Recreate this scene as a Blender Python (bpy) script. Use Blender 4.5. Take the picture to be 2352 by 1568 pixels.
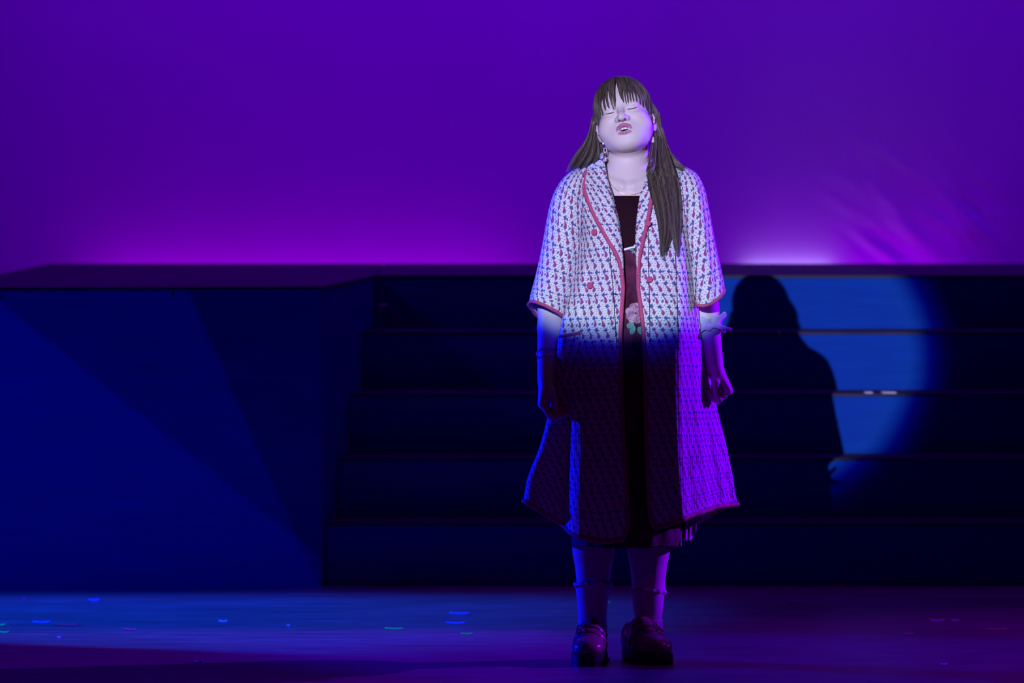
import bpy, bmesh, math, random
import numpy as np
from mathutils import Vector, Matrix
from mathutils.bvhtree import BVHTree

for o in list(bpy.data.objects):
    bpy.data.objects.remove(o)
SC = bpy.context.scene
COL = SC.collection
PI = math.pi

# ------------------------------------------------------------------ camera
F_PX = 13365.0                       # focal length in pixels of the 2352 px wide frame
CAM = Vector((0.0, -15.0, 1.515))
PITCH = math.atan(614.0 / F_PX)
cd = bpy.data.cameras.new('camera')
cd.sensor_width = 36.0
cd.lens = F_PX / 2352.0 * 36.0
cd.clip_end = 200
cd.dof.use_dof = True
cd.dof.focus_distance = 14.92
cd.dof.aperture_fstop = 3.6
cam = bpy.data.objects.new('camera', cd)
COL.objects.link(cam)
cam.location = CAM
cam.rotation_euler = (PI / 2 - PITCH, 0, 0)
SC.camera = cam
FWD = Vector((0, math.cos(PITCH), -math.sin(PITCH)))
UPV = Vector((0, math.sin(PITCH), math.cos(PITCH)))
RGT = Vector((1, 0, 0))


def ray(u, v):
    return FWD * F_PX + RGT * (u - 1176.0) + UPV * (784.0 - v)


def P(u, v, y=0.0):
    """point seen at pixel (u, v) on the upright plane at depth y"""
    d = ray(u, v)
    return CAM + d * ((y - CAM.y) / d.y)


def G(u, v, z=0.0):
    """point seen at pixel (u, v) on the level plane at height z"""
    d = ray(u, v)
    return CAM + d * ((z - CAM.z) / d.z)


# ------------------------------------------------------------------ world and exposure
w = bpy.data.worlds.new('dark_hall')
SC.world = w
w.use_nodes = True
w.node_tree.nodes['Background'].inputs[0].default_value = (0.10, 0.0, 0.12, 1)
w.node_tree.nodes['Background'].inputs[1].default_value = 0.012
vs = SC.view_settings
vs.view_transform = 'Standard'
vs.look = 'None'
vs.exposure = 0.0
vs.gamma = 1.0
vs.use_curve_mapping = False


# ------------------------------------------------------------------ stage lamps
def aim(o, target):
    d = Vector(target) - o.location
    o.rotation_euler = d.to_track_quat('-Z', 'Y').to_euler()


def spot(name, loc, target, watts, color, angle, blend=0.5, size=0.06):
    l = bpy.data.lights.new(name, 'SPOT')
    l.energy = watts
    l.color = color
    l.spot_size = math.radians(angle)
    l.spot_blend = blend
    l.shadow_soft_size = size
    o = bpy.data.objects.new(name, l)
    COL.objects.link(o)
    o.location = loc
    aim(o, target)
    return o


def area(name, loc, target, watts, color, sx, sy, spread=180):
    l = bpy.data.lights.new(name, 'AREA')
    l.shape = 'RECTANGLE'
    l.size, l.size_y = sx, sy
    l.energy = watts
    l.color = color
    l.spread = math.radians(spread)
    o = bpy.data.objects.new(name, l)
    COL.objects.link(o)
    o.location = loc
    aim(o, target)
    return o


# follow spot from the back of the hall: white pool with a soft coloured rim (lens fringe)
SPOT_C = P(1433, 388, 0.0)
SPOT_L = 20.0
SPOT_POS = SPOT_C + Vector((-0.160, -1.0, 0.213)) * SPOT_L
SPOT_R = 384.0 / 891.0                      # radius of the pool at the singer
fs = spot('follow_spot', SPOT_POS, SPOT_C, 21000, (1, 1, 1), 4.2, 0.0, 0.035)
SLOPE = SPOT_R / (SPOT_C - SPOT_POS).length
fs.data.spot_size = 2 * math.atan(SLOPE * 1.30)
fs.data.use_nodes = True
nt = fs.data.node_tree
em = nt.nodes['Emission']
tc = nt.nodes.new('ShaderNodeTexCoord')
sp = nt.nodes.new('ShaderNodeSeparateXYZ')
nt.links.new(tc.outputs['Normal'], sp.inputs[0])


def lm(op, a, b=None):
    n = nt.nodes.new('ShaderNodeMath')
    n.operation = op
    for i, q in enumerate((a, b)):
        if q is None:
            continue
        if isinstance(q, (int, float)):
            n.inputs[i].default_value = q
        else:
            nt.links.new(q, n.inputs[i])
    return n.outputs[0]


rr = lm('SQRT', lm('ADD', lm('MULTIPLY', sp.outputs[0], sp.outputs[0]), lm('MULTIPLY', sp.outputs[1], sp.outputs[1])))
rr = lm('DIVIDE', rr, lm('ABSOLUTE', sp.outputs[2]))
rr = lm('DIVIDE', rr, SLOPE * 1.30)
rp = nt.nodes.new('ShaderNodeValToRGB')
nt.links.new(rr, rp.inputs[0])
stops = [(0.0, (0.60, 0.595, 1.0)), (0.66, (0.60, 0.605, 1.0)), (0.740, (0.58, 0.72, 0.97)), (0.768, (0.38, 0.58, 0.80)),
         (0.788, (0.01, 0.02, 0.52)), (0.83, (0.0, 0.0, 0.34)), (0.868, (0.0, 0.0, 0.10)), (0.93, (0, 0, 0))]
els = rp.color_ramp.elements
while len(els) < len(stops):
    els.new(0.5)
for e, (p_, c_) in zip(els, stops):
    e.position = p_
    e.color = (*c_, 1)
nt.links.new(rp.outputs[0], em.inputs[0])

VIOLET = (0.27, 0.0, 1.0)
BLUE = (0.0, 0.004, 1.0)


def shutter(o, cuts):
    """straight shutter blades of a profile lamp: each cut runs through world points a and b and keeps the side of c"""
    bpy.context.view_layer.update()
    inv = o.matrix_world.inverted()
    o.data.use_nodes = True
    t = o.data.node_tree
    e = t.nodes['Emission']
    tcn = t.nodes.new('ShaderNodeTexCoord')
    sx = t.nodes.new('ShaderNodeSeparateXYZ')
    t.links.new(tcn.outputs['Normal'], sx.inputs[0])

    def mt(op, a, b=None):
        n = t.nodes.new('ShaderNodeMath')
        n.operation = op
        for i, q in enumerate((a, b)):
            if q is None:
                continue
            if isinstance(q, (int, float)):
                n.inputs[i].default_value = q
            else:
                t.links.new(q, n.inputs[i])
        return n.outputs[0]
    az = mt('ABSOLUTE', sx.outputs[2])
    X_, Y_ = mt('DIVIDE', sx.outputs[0], az), mt('DIVIDE', sx.outputs[1], az)
    out = None
    for a, b, c, soft in cuts:
        pr = []
        for p in (a, b, c):
            q = inv @ Vector(p)
            pr.append(Vector((q.x / -q.z, q.y / -q.z)))
        d = (pr[1] - pr[0]).normalized()
        n = Vector((-d.y, d.x))
        if (pr[2] - pr[0]).dot(n) < 0:
            n = -n
        k = n.dot(pr[0])
        val = mt('SUBTRACT', mt('ADD', mt('MULTIPLY', X_, n.x), mt('MULTIPLY', Y_, n.y)), k)
        mr = t.nodes.new('ShaderNodeMapRange')
        mr.interpolation_type = 'SMOOTHSTEP'
        t.links.new(val, mr.inputs[0])
        mr.inputs[1].default_value = -soft
        mr.inputs[2].default_value = soft
        out = mr.outputs[0] if out is None else mt('MULTIPLY', out, mr.outputs[0])
    t.links.new(out, e.inputs[1])


# side booms: blue from the left wing, violet from the right wing, both upstage of the singer
spot('blue_side_lamp', (-4.4, 2.10, 1.6), (0.25, 0.05, 0.46), 2100, BLUE, 21, 0.5, 0.05)
vl = spot('violet_side_lamp', (4.4, 1.30, 2.0), (0.40, 0.0, 0.62), 1600, (0.20, 0.0, 1.0), 28, 0.4, 0.05)
shutter(vl, [(G(1330, 1400), G(1330, 1540), (0.4, 0.0, 0.9), 0.012)])
# blue profile lamps shuttered across the platform front
YF = 2.25
bp = spot('blue_profile_lamp', (-2.2, -0.5, 4.6), P(330, 1010, YF), 200, (0.0, 0.012, 1.0), 24, 0.5, 0.008)
shutter(bp, [(P(424, 665, YF), P(722, 1337, YF), P(100, 1100, YF), 0.0007)])
bp = spot('blue_profile_lamp', (-2.8, -0.3, 4.2), P(200, 1150, YF), 240, (0.0, 0.012, 1.0), 24, 0.5, 0.008)
shutter(bp, [(P(0, 815, YF), P(722, 1337, YF), P(100, 1100, YF), 0.0007)])
# blue lamp on the floor, its front edge cut straight, its back edge soft along the steps
fw = spot('blue_floor_lamp', (-2.6, 1.0, 5.4), G(420, 1405), 3000, (0.0, 0.070, 1.0), 30, 0.9, 0.05)
shutter(fw, [(G(0, 1477), G(1200, 1522), G(300, 1400), 0.004), (G(0, 1368), G(1700, 1368), G(300, 1400), 0.040)])
# high blue lamp in the left wing, grazing the upper steps past the platform corner
spot('blue_high_lamp', (-4.1, 1.45, 3.75), (0.7, 3.6, 0.45), 80, (0.0, 0.01, 1.0), 24, 0.9, 0.03)
# dim magenta wash from the front
spot('magenta_front_lamp', (2.0, -7.0, 5.5), (0.4, -0.2, 0.2), 20, (1.0, 0.0, 0.62), 30, 0.9, 0.10)
# violet top light on the right of the floor
spot('violet_floor_lamp', (3.2, 0.3, 4.6), (1.55, 0.25, 0.0), 330, (0.36, 0.0, 1.0), 32, 1.0, 0.08)
# cyclorama battens above and along the foot of the cloth
area('cyc_top_batten', (0.1, 3.1, 5.2), (0.1, 5.35, 1.9), 84, (0.185, 0.0, 1.0), 5.0, 0.3, 120)
area('cyc_foot_batten', (-0.72, 5.31, 0.70), (-0.72, 5.42, 0.95), 1.45, (0.52, 0.0, 1.0), 1.5, 0.05)
area('cyc_foot_batten', (1.16, 5.27, 0.70), (1.16, 5.42, 1.0), 1.0, (0.42, 0.0, 1.0), 0.72, 0.05)
area('added_cyc_glow', (0.965, 5.395, 0.822), (0.965, 5.42, 0.85), 0.075, (0.55, 0.45, 1.0), 0.30, 0.02)  # added light, stands in for follow spot light thrown back onto the cloth


# ------------------------------------------------------------------ material helpers
class NT:
    """small wrapper that writes node trees"""
    def __init__(self, name):
        self.m = bpy.data.materials.new(name)
        self.m.use_nodes = True
        self.t = self.m.node_tree
        self.b = self.t.nodes['Principled BSDF']

    def node(self, typ, **kw):
        n = self.t.nodes.new(typ)
        for k, v in kw.items():
            setattr(n, k, v)
        return n

    def link(self, a, b):
        self.t.links.new(a, b)

    def put(self, inp, v):
        if hasattr(v, 'is_output') or hasattr(v, 'links'):
            self.link(v, inp)
        elif isinstance(v, tuple) and len(v) == 3 and inp.type == 'RGBA':
            inp.default_value = (*v, 1)
        else:
            inp.default_value = v

    def math(self, op, a, b=None, c=None, clamp=False):
        n = self.node('ShaderNodeMath', operation=op, use_clamp=clamp)
        for i, q in enumerate((a, b, c)):
            if q is not None:
                self.put(n.inputs[i], q)
        return n.outputs[0]

    def mix(self, f, a, b):
        n = self.node('ShaderNodeMix', data_type='RGBA')
        self.put(n.inputs['Factor'], f)
        self.put(n.inputs['A'] if False else n.inputs[6], a)
        self.put(n.inputs[7], b)
        return n.outputs[2]

    def noise(self, vec, scale, detail=3.0, rough=0.5):
        n = self.node('ShaderNodeTexNoise')
        if vec is not None:
            self.link(vec, n.inputs['Vector'])
        n.inputs['Scale'].default_value = scale
        n.inputs['Detail'].default_value = detail
        n.inputs['Roughness'].default_value = rough
        return n.outputs['Fac']

    def coord(self, which='Object', scale=(1, 1, 1), rot=(0, 0, 0)):
        tcn = self.node('ShaderNodeTexCoord')
        mp = self.node('ShaderNodeMapping')
        mp.inputs['Scale'].default_value = scale
        mp.inputs['Rotation'].default_value = rot
        self.link(tcn.outputs[which], mp.inputs['Vector'])
        return mp.outputs[0]

    def ramp(self, f, stops, interp='LINEAR'):
        n = self.node('ShaderNodeValToRGB')
        n.color_ramp.interpolation = interp
        self.link(f, n.inputs[0])
        e = n.color_ramp.elements
        while len(e) < len(stops):
            e.new(0.5)
        for q, (p, c) in zip(e, stops):
            q.position = p
            q.color = (*c, 1) if len(c) == 3 else c
        return n.outputs[0]

    def bump(self, h, strength=0.3, dist=0.002):
        n = self.node('ShaderNodeBump')
        n.inputs['Strength'].default_value = strength
        n.inputs['Distance'].default_value = dist
        self.link(h, n.inputs['Height'])
        self.link(n.outputs[0], self.b.inputs['Normal'])

    def set(self, color=None, rough=None, metal=None, spec=None, **kw):
        I = self.b.inputs
        if color is not None:
            self.put(I['Base Color'], color)
        if rough is not None:
            self.put(I['Roughness'], rough)
        if metal is not None:
            self.put(I['Metallic'], metal)
        if spec is not None:
            self.put(I['Specular IOR Level'], spec)
        for k, v in kw.items():
            self.put(I[k.replace('_', ' ')], v)
        return self.m


def plain(name, color, rough=0.6, metal=0.0, spec=0.5, vary=0.12, scale=60, bump=0.0):
    n = NT(name)
    f = n.noise(n.coord('Object'), scale, 3)
    dark = tuple(c * (1 - vary) for c in color)
    lite = tuple(min(1, c * (1 + vary)) for c in color)
    n.set(n.ramp(f, [(0.3, dark), (0.7, lite)]), rough, metal, spec)
    if bump:
        n.bump(f, bump, 0.002)
    return n.m


# ------------------------------------------------------------------ object helpers
def mesh_obj(name, verts, faces, mat, parent=None, smooth=False, uv=None):
    me = bpy.data.meshes.new(name)
    me.from_pydata([tuple(v) for v in verts], [], faces)
    if mat is not None:
        me.materials.append(mat)
    if smooth:
        me.polygons.foreach_set('use_smooth', [True] * len(me.polygons))
    if uv is not None:
        ul = me.uv_layers.new(name='UVMap')
        idx = np.zeros(len(me.loops), dtype=np.int32)
        me.loops.foreach_get('vertex_index', idx)
        ul.data.foreach_set('uv', np.asarray(uv, dtype=np.float32)[idx].ravel())
    me.update()
    o = bpy.data.objects.new(name, me)
    COL.objects.link(o)
    if parent is not None:
        o.parent = parent
        o.matrix_parent_inverse = parent.matrix_world.inverted()
    return o


def empty(name, loc=(0, 0, 0)):
    o = bpy.data.objects.new(name, None)
    COL.objects.link(o)
    o.location = loc
    o.matrix_world = Matrix.Translation(loc)
    o.empty_display_size = 0.1
    return o


def tag(o, label=None, cat=None, group=None, kind=None):
    if label:
        o['label'] = label
    if cat:
        o['category'] = cat
    if group:
        o['group'] = group
    if kind:
        o['kind'] = kind
    return o


def prism_data(poly, z0, z1):
    n = len(poly)
    vs_ = [(x, y, z0) for x, y in poly] + [(x, y, z1) for x, y in poly]
    fs_ = [tuple(range(n - 1, -1, -1)), tuple(range(n, 2 * n))]
    for i in range(n):
        j = (i + 1) % n
        fs_.append((i, j, n + j, n + i))
    return vs_, fs_


def bevel(o, wdt, seg=2):
    m = o.modifiers.new('bevel', 'BEVEL')
    m.width = wdt
    m.segments = seg
    m.limit_method = 'ANGLE'
    return o


def prism(name, poly, z0, z1, mat, parent=None, bev=0.0):
    """poly counter-clockwise seen from above"""
    a = sum(poly[i][0] * poly[(i + 1) % len(poly)][1] - poly[(i + 1) % len(poly)][0] * poly[i][1] for i in range(len(poly)))
    if a < 0:
        poly = poly[::-1]
    v_, f_ = prism_data(poly, z0, z1)
    o = mesh_obj(name, v_, f_, mat, parent)
    if bev:
        bevel(o, bev)
    return o


def catmull(pts, n):
    """resample a control polyline (k,d) to n points with a Catmull-Rom spline"""
    pts = np.asarray(pts, float)
    k = len(pts)
    if k == 2:
        t = np.linspace(0, 1, n)[:, None]
        return pts[0] * (1 - t) + pts[1] * t
    ext = np.concatenate([(2 * pts[0] - pts[1])[None], pts, (2 * pts[-1] - pts[-2])[None]])
    t = np.linspace(0, k - 1, n)
    i = np.minimum(t.astype(int), k - 2)
    f = (t - i).reshape((-1,) + (1,) * (pts.ndim - 1))
    p0, p1, p2, p3 = ext[i], ext[i + 1], ext[i + 2], ext[i + 3]
    return 0.5 * ((2 * p1) + (-p0 + p2) * f + (2 * p0 - 5 * p1 + 4 * p2 - p3) * f ** 2 + (-p0 + 3 * p1 - 3 * p2 + p3) * f ** 3)


def tube_data(path, rad, sides=8, cap=True, flat=None):
    """tube along a list of points; rad number or list; flat=(normals, ratio) flattens along the normal"""
    path = [Vector(p) for p in path]
    n = len(path)
    rads = rad if hasattr(rad, '__len__') else [rad] * n
    vs_, fs_ = [], []
    prev = None
    for i, p in enumerate(path):
        t = (path[min(i + 1, n - 1)] - path[max(i - 1, 0)]).normalized()
        if flat is not None:
            a = Vector(flat[0][i]) if hasattr(flat[0][0], '__len__') else Vector(flat[0])
            a = (a - t * a.dot(t)).normalized()
        else:
            a = prev if prev is not None else (Vector((0, 0, 1)) if abs(t.z) < 0.9 else Vector((1, 0, 0)))
            a = (a - t * a.dot(t)).normalized()
        prev = a
        b = t.cross(a)
        q = flat[1] if flat is not None else 1.0
        for s in range(sides):
            ph = 2 * PI * s / sides
            vs_.append(p + (a * math.cos(ph) * q + b * math.sin(ph)) * rads[i])
    for i in range(n - 1):
        for s in range(sides):
            s2 = (s + 1) % sides
            fs_.append((i * sides + s, i * sides + s2, (i + 1) * sides + s2, (i + 1) * sides + s))
    if cap:
        fs_.append(tuple(range(sides - 1, -1, -1)))
        fs_.append(tuple((n - 1) * sides + s for s in range(sides)))
    return vs_, fs_


def tube(name, path, rad, mat, parent=None, sides=8, flat=None):
    v_, f_ = tube_data(path, rad, sides, True, flat)
    return mesh_obj(name, v_, f_, mat, parent, True)


def merge_data(parts):
    V, F_ = [], []
    for v_, f_ in parts:
        k = len(V)
        V += list(v_)
        F_ += [tuple(i + k for i in f) for f in f_]
    return V, F_


# ------------------------------------------------------------------ the setting
m = NT('stage_floor_boards')
c1 = m.coord('Object', (0.9, 16, 1))
c2 = m.coord('Object', (2.2, 60, 1))
f1 = m.noise(c1, 3.0, 5, 0.6)
f2 = m.noise(c2, 4.0, 4, 0.6)
f3 = m.noise(m.coord('Object', (1, 2.5, 1)), 2.0, 4, 0.55)
ff = m.math('ADD', m.math('MULTIPLY', f1, 0.5), m.math('MULTIPLY', f2, 0.5))
col = m.ramp(ff, [(0.34, (0.07, 0.052, 0.06)), (0.47, (0.16, 0.12, 0.13)), (0.55, (0.22, 0.165, 0.18)), (0.64, (0.34, 0.26, 0.29)), (0.72, (0.52, 0.42, 0.46))])
rgh = m.ramp(f3, [(0.3, (0.30, 0.30, 0.30)), (0.7, (0.48, 0.48, 0.48))])
FLOOR_M = m.set(col, rgh, 0, 0.45)
m.bump(ff, 0.25, 0.002)

m = NT('painted_blue_plywood')
f1 = m.noise(m.coord('Object', (1.2, 1.2, 14)), 3.5, 5, 0.6)
f2 = m.noise(m.coord('Object'), 7, 3, 0.5)
col = m.ramp(f1, [(0.3, (0.001, 0.042, 0.33)), (0.7, (0.002, 0.056, 0.41))])
BLUE_PAINT = m.set(m.mix(m.math('MULTIPLY', f2, 0.25), col, (0.001, 0.026, 0.22)), 0.7, 0, 0.08)
m.bump(f1, 0.08, 0.001)

m = NT('deck_dark_boards')
f1 = m.noise(m.coord('Object', (1.0, 12, 1)), 4, 4, 0.6)
DECK_M = m.set(m.ramp(f1, [(0.3, (0.006, 0.006, 0.014)), (0.7, (0.014, 0.012, 0.03))]), 0.58, 0, 0.35)
m.bump(f1, 0.2, 0.002)

TREAD_M = plain('worn_dark_treads', (0.045, 0.040, 0.075), 0.8, 0, 0.05, 0.2, 8)
m = NT('cyclorama_cloth')
f1 = m.noise(m.coord('Object', (1, 1, 0.5)), 1.2, 3, 0.5)
CYC_M = m.set(m.ramp(f1, [(0.3, (0.72, 0.72, 0.74)), (0.7, (0.80, 0.80, 0.82))]), 0.9, 0, 0.1)

SCREW_M = plain('black_screw_heads', (0.01, 0.01, 0.015), 0.5, 0.6)
TAPE_M = plain('white_cloth_tape', (0.8, 0.8, 0.78), 0.8)

# floor
fl = mesh_obj('floor', [(-7, -5, 0), (7, -5, 0), (7, 5.5, 0), (-7, 5.5, 0)], [(0, 1, 2, 3)], FLOOR_M)
tag(fl, 'scuffed glossy wooden stage floor', 'floor', kind='structure')

# cyclorama: cloth with soft wrinkles low on the right-hand side
YC = 5.42
xs = np.concatenate([np.linspace(-4.5, 0.6, 60), np.linspace(0.61, 1.95, 170), np.linspace(2.0, 4.5, 30)])
zs = np.concatenate([np.linspace(0, 0.79, 10), np.linspace(0.80, 1.5, 110), np.linspace(1.54, 5.0, 40)])
nx, nz = len(xs), len(zs)
X, Z = np.meshgrid(xs, zs)
rng = np.random.default_rng(5)
Yw = np.zeros_like(X)
for k in range(70):
    cx, cz = rng.uniform(1.16, 1.7), 0.85 + rng.gamma(1.6, 0.10)
    ang = math.radians(rng.uniform(25, 60))
    sx_, sz_ = rng.uniform(0.05, 0.16), rng.uniform(0.014, 0.030)
    dx, dz = X - cx, Z - cz
    a_ = dx * math.cos(ang) - dz * math.sin(ang)
    b_ = dx * math.sin(ang) + dz * math.cos(ang)
    Yw += rng.uniform(-1, 1) * 0.0060 * np.exp(-(a_ / sx_) ** 2 - (b_ / sz_) ** 2)
Yw += 0.006 * np.sin(X * 1.7 + 0.6) * np.sin(Z * 1.1)
vv = np.stack([X, YC + Yw, Z], -1).reshape(-1, 3)
ff_ = [(j * nx + i, j * nx + i + 1, (j + 1) * nx + i + 1, (j + 1) * nx + i) for j in range(nz - 1) for i in range(nx - 1)]
cy = mesh_obj('wall_back', vv.tolist(), ff_, CYC_M, None, True)
tag(cy, 'pale cyclorama cloth glowing violet behind the stage', 'backdrop', kind='structure')

# raised deck unit on the left
A0 = G(-160, 1354.5)
A1 = G(739, 1348)
yA0, yA1 = A0.y, A1.y
HD = P(400, 658.5, (yA0 * 0.39 + yA1 * 0.61)).z           # deck height
E5 = G(860, 632, HD)                                      # corner where the side panel meets the top riser
BK = G(900, 605.5, HD)                                    # upstage edge of the deck
LB = G(112, 608, HD)
TH = 0.008
plat = empty('stage_platform', ((A0.x + A1.x) / 2, (yA0 + BK.y) / 2, 0))
tag(plat, 'blue painted platform with a plain front panel left of the steps', 'platform')
dv = (Vector((A1.x, yA1, 0)) - Vector((A0.x, yA0, 0))).normalized()
nv = Vector((dv.y, -dv.x, 0))                            # towards the audience
a0, a1 = Vector((A0.x, yA0, 0)), Vector((A1.x, yA1, 0))


def xy(v):
    return (v.x, v.y)


prism('front_panel', [xy(a0), xy(a1), xy(a1 - nv * 0.018), xy(a0 - nv * 0.018)], 0.0, HD - TH, BLUE_PAINT, plat)
sd = (Vector((E5.x, E5.y, 0)) - a1).normalized()
sn = Vector((sd.y, -sd.x, 0))
e5 = Vector((E5.x, E5.y, 0))
s0 = a1 - nv * 0.0185
prism('side_panel', [xy(s0), xy(e5 + sd * 0.02), xy(e5 + sd * 0.02 - sn * 0.018), xy(s0 - sn * 0.018)], 0.0, HD - TH, BLUE_PAINT, plat)
prism('inner_panel', [(e5.x, e5.y + 0.022), (e5.x + 0.0005, e5.y + 0.022), (e5.x + 0.0005, BK.y - 0.03), (e5.x - 0.018, BK.y - 0.03), (e5.x - 0.018, e5.y + 0.022)], 0.0, HD - TH, BLUE_PAINT, plat)
lb = Vector((LB.x, LB.y, 0))
prism('left_panel', [xy(a0 - nv * 0.02), xy(a0 - nv * 0.02 + dv * 0.018), (lb.x + 0.018, BK.y - 0.02), (lb.x, BK.y - 0.02)], 0.0, HD - TH, BLUE_PAINT, plat)
f0, f1_ = a0 + nv * 0.004, a1 + nv * 0.004 + dv * 0.002
prism('deck_board', [xy(f0), xy(f1_), (e5.x + 0.002, e5.y - 0.006), (e5.x + 0.002, BK.y), (lb.x, BK.y)], HD - TH, HD, DECK_M, plat)
for su, sv in ((10, 682), (399, 674)):
    q = a0 + dv * ((P(su, sv, yA1).x - a0.x) / dv.x)
    zc = P(su, sv, q.y).z
    pts_, fc_ = [], []
    for r_, off in ((0.0055, 0.0), (0.0045, 0.0022)):
        for k in range(10):
            an = 2 * PI * k / 10
            pts_.append(q + nv * off + dv * (math.cos(an) * r_) + Vector((0, 0, zc + math.sin(an) * r_)))
    fc_ = [(k, (k + 1) % 10, 10 + (k + 1) % 10, 10 + k) for k in range(10)] + [tuple(range(10, 20))]
    mesh_obj('screw', pts_, fc_, SCREW_M, plat)

# wide flight of steps with its upstage deck
XR = 3.0
stp = empty('stage_steps', (1.2, 3.2, 0))
tag(stp, 'wide flight of blue painted wooden steps behind the singer', 'steps')
y1 = G(1176, 1343.5).y
y5 = e5.y
vk = [1201, 1052, 904, 762]


def wall_x(y):
    t = (y - s0.y) / (e5.y - s0.y)
    return s0.x + (e5.x - s0.x) * t + 0.003


zprev = 0.0
TT = 0.008
NOSE = 0.006
for k in range(5):
    yk = y1 + (y5 - y1) * k / 4.0
    zk = HD if k == 4 else P(1176, vk[k], yk - NOSE).z
    xl = wall_x(yk)
    xl2 = wall_x(yk + 0.018)
    prism('riser', [(xl, yk), (XR, yk), (XR, yk + 0.018), (xl2, yk + 0.018)], zprev, zk - TT, BLUE_PAINT, stp)
    yn = y1 + (y5 - y1) * (k + 1) / 4.0
    if k < 4:
        prism('tread', [(wall_x(yk - NOSE), yk - NOSE), (XR, yk - NOSE), (XR, yn - 0.0005), (wall_x(yn), yn - 0.0005)], zk - TT, zk, TREAD_M, stp)
    else:
        prism('deck_board', [(e5.x + 0.0075, yk - NOSE), (XR, yk - NOSE), (XR, BK.y), (e5.x + 0.0075, BK.y)], zk - TT, zk, DECK_M, stp)
    zprev = zk if k < 4 else zprev
prism('side_panel', [(XR, y1), (XR + 0.018, y1), (XR + 0.018, BK.y), (XR, BK.y)], 0, 0.15, BLUE_PAINT, stp)
prism('back_panel', [(e5.x + 0.05, BK.y - 0.02), (XR, BK.y - 0.02), (XR, BK.y - 0.002), (e5.x + 0.05, BK.y - 0.002)], 0, HD - TT, BLUE_PAINT, stp)


# ------------------------------------------------------------------ the singer: body as one continuous surface
def ln(v):
    return np.sqrt(np.einsum('ij,ij->i', v, v))


def smin(a, b, k):
    if k <= 0:
        return np.minimum(a, b)
    h = np.clip(0.5 + 0.5 * (b - a) / k, 0, 1)
    return b * (1 - h) + a * h - k * h * (1 - h)


class Field:
    """signed distance field: ordered smooth unions and cuts, each with a bounding sphere"""
    def __init__(self):
        self.ops = []

    def add(self, fn, c, r, k, cut=False):
        self.ops.append((fn, np.asarray(c, float), r, k, cut))

    def ell(self, c, rad, k=0.0, R=None, cut=False):
        c, rad = np.asarray(c, float), np.asarray(rad, float)

        def fn(p):
            q = p - c
            if R is not None:
                q = q @ R
            k0 = ln(q / rad)
            k1 = ln(q / (rad * rad)) + 1e-9
            return k0 * (k0 - 1.0) / k1
        self.add(fn, c, rad.max(), k, cut)

    def cone(self, a, b, ra, rb, k=0.0, cut=False):
        a, b = np.asarray(a, float), np.asarray(b, float)
        ab = b - a
        l2 = ab @ ab + 1e-12

        def fn(p):
            q = p - a
            h = np.clip(q @ ab / l2, 0, 1)
            return ln(q - h[:, None] * ab) - (ra + (rb - ra) * h)
        self.add(fn, (a + b) / 2, math.sqrt(l2) / 2 + max(ra, rb), k, cut)

    def chain(self, pts, rads, k=0.0, cut=False, inner=0.0):
        """polyline of cones joined as one primitive"""
        pts = [np.asarray(p, float) for p in pts]

        def fn(p):
            d = None
            for a, b, ra, rb in zip(pts[:-1], pts[1:], rads[:-1], rads[1:]):
                ab = b - a
                q = p - a
                h = np.clip(q @ ab / (ab @ ab + 1e-12), 0, 1)
                e = ln(q - h[:, None] * ab) - (ra + (rb - ra) * h)
                d = e if d is None else smin(d, e, inner)
            return d
        c = np.mean(pts, 0)
        self.add(fn, c, max(np.linalg.norm(p - c) for p in pts) + max(rads), k, cut)

    def ev(self, p, ops=None):
        d = np.full(len(p), 1.0)
        for fn, c, r, k, cut in (self.ops if ops is None else ops):
            e = fn(p)
            d = -smin(-d, e, k) if cut else smin(d, e, k)
        return d

    def near(self, c, rad):
        out = []
        for op in self.ops:
            if np.linalg.norm(op[1] - c) - op[2] < rad + 0.05 + op[3]:
                out.append(op)
        return out


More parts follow.
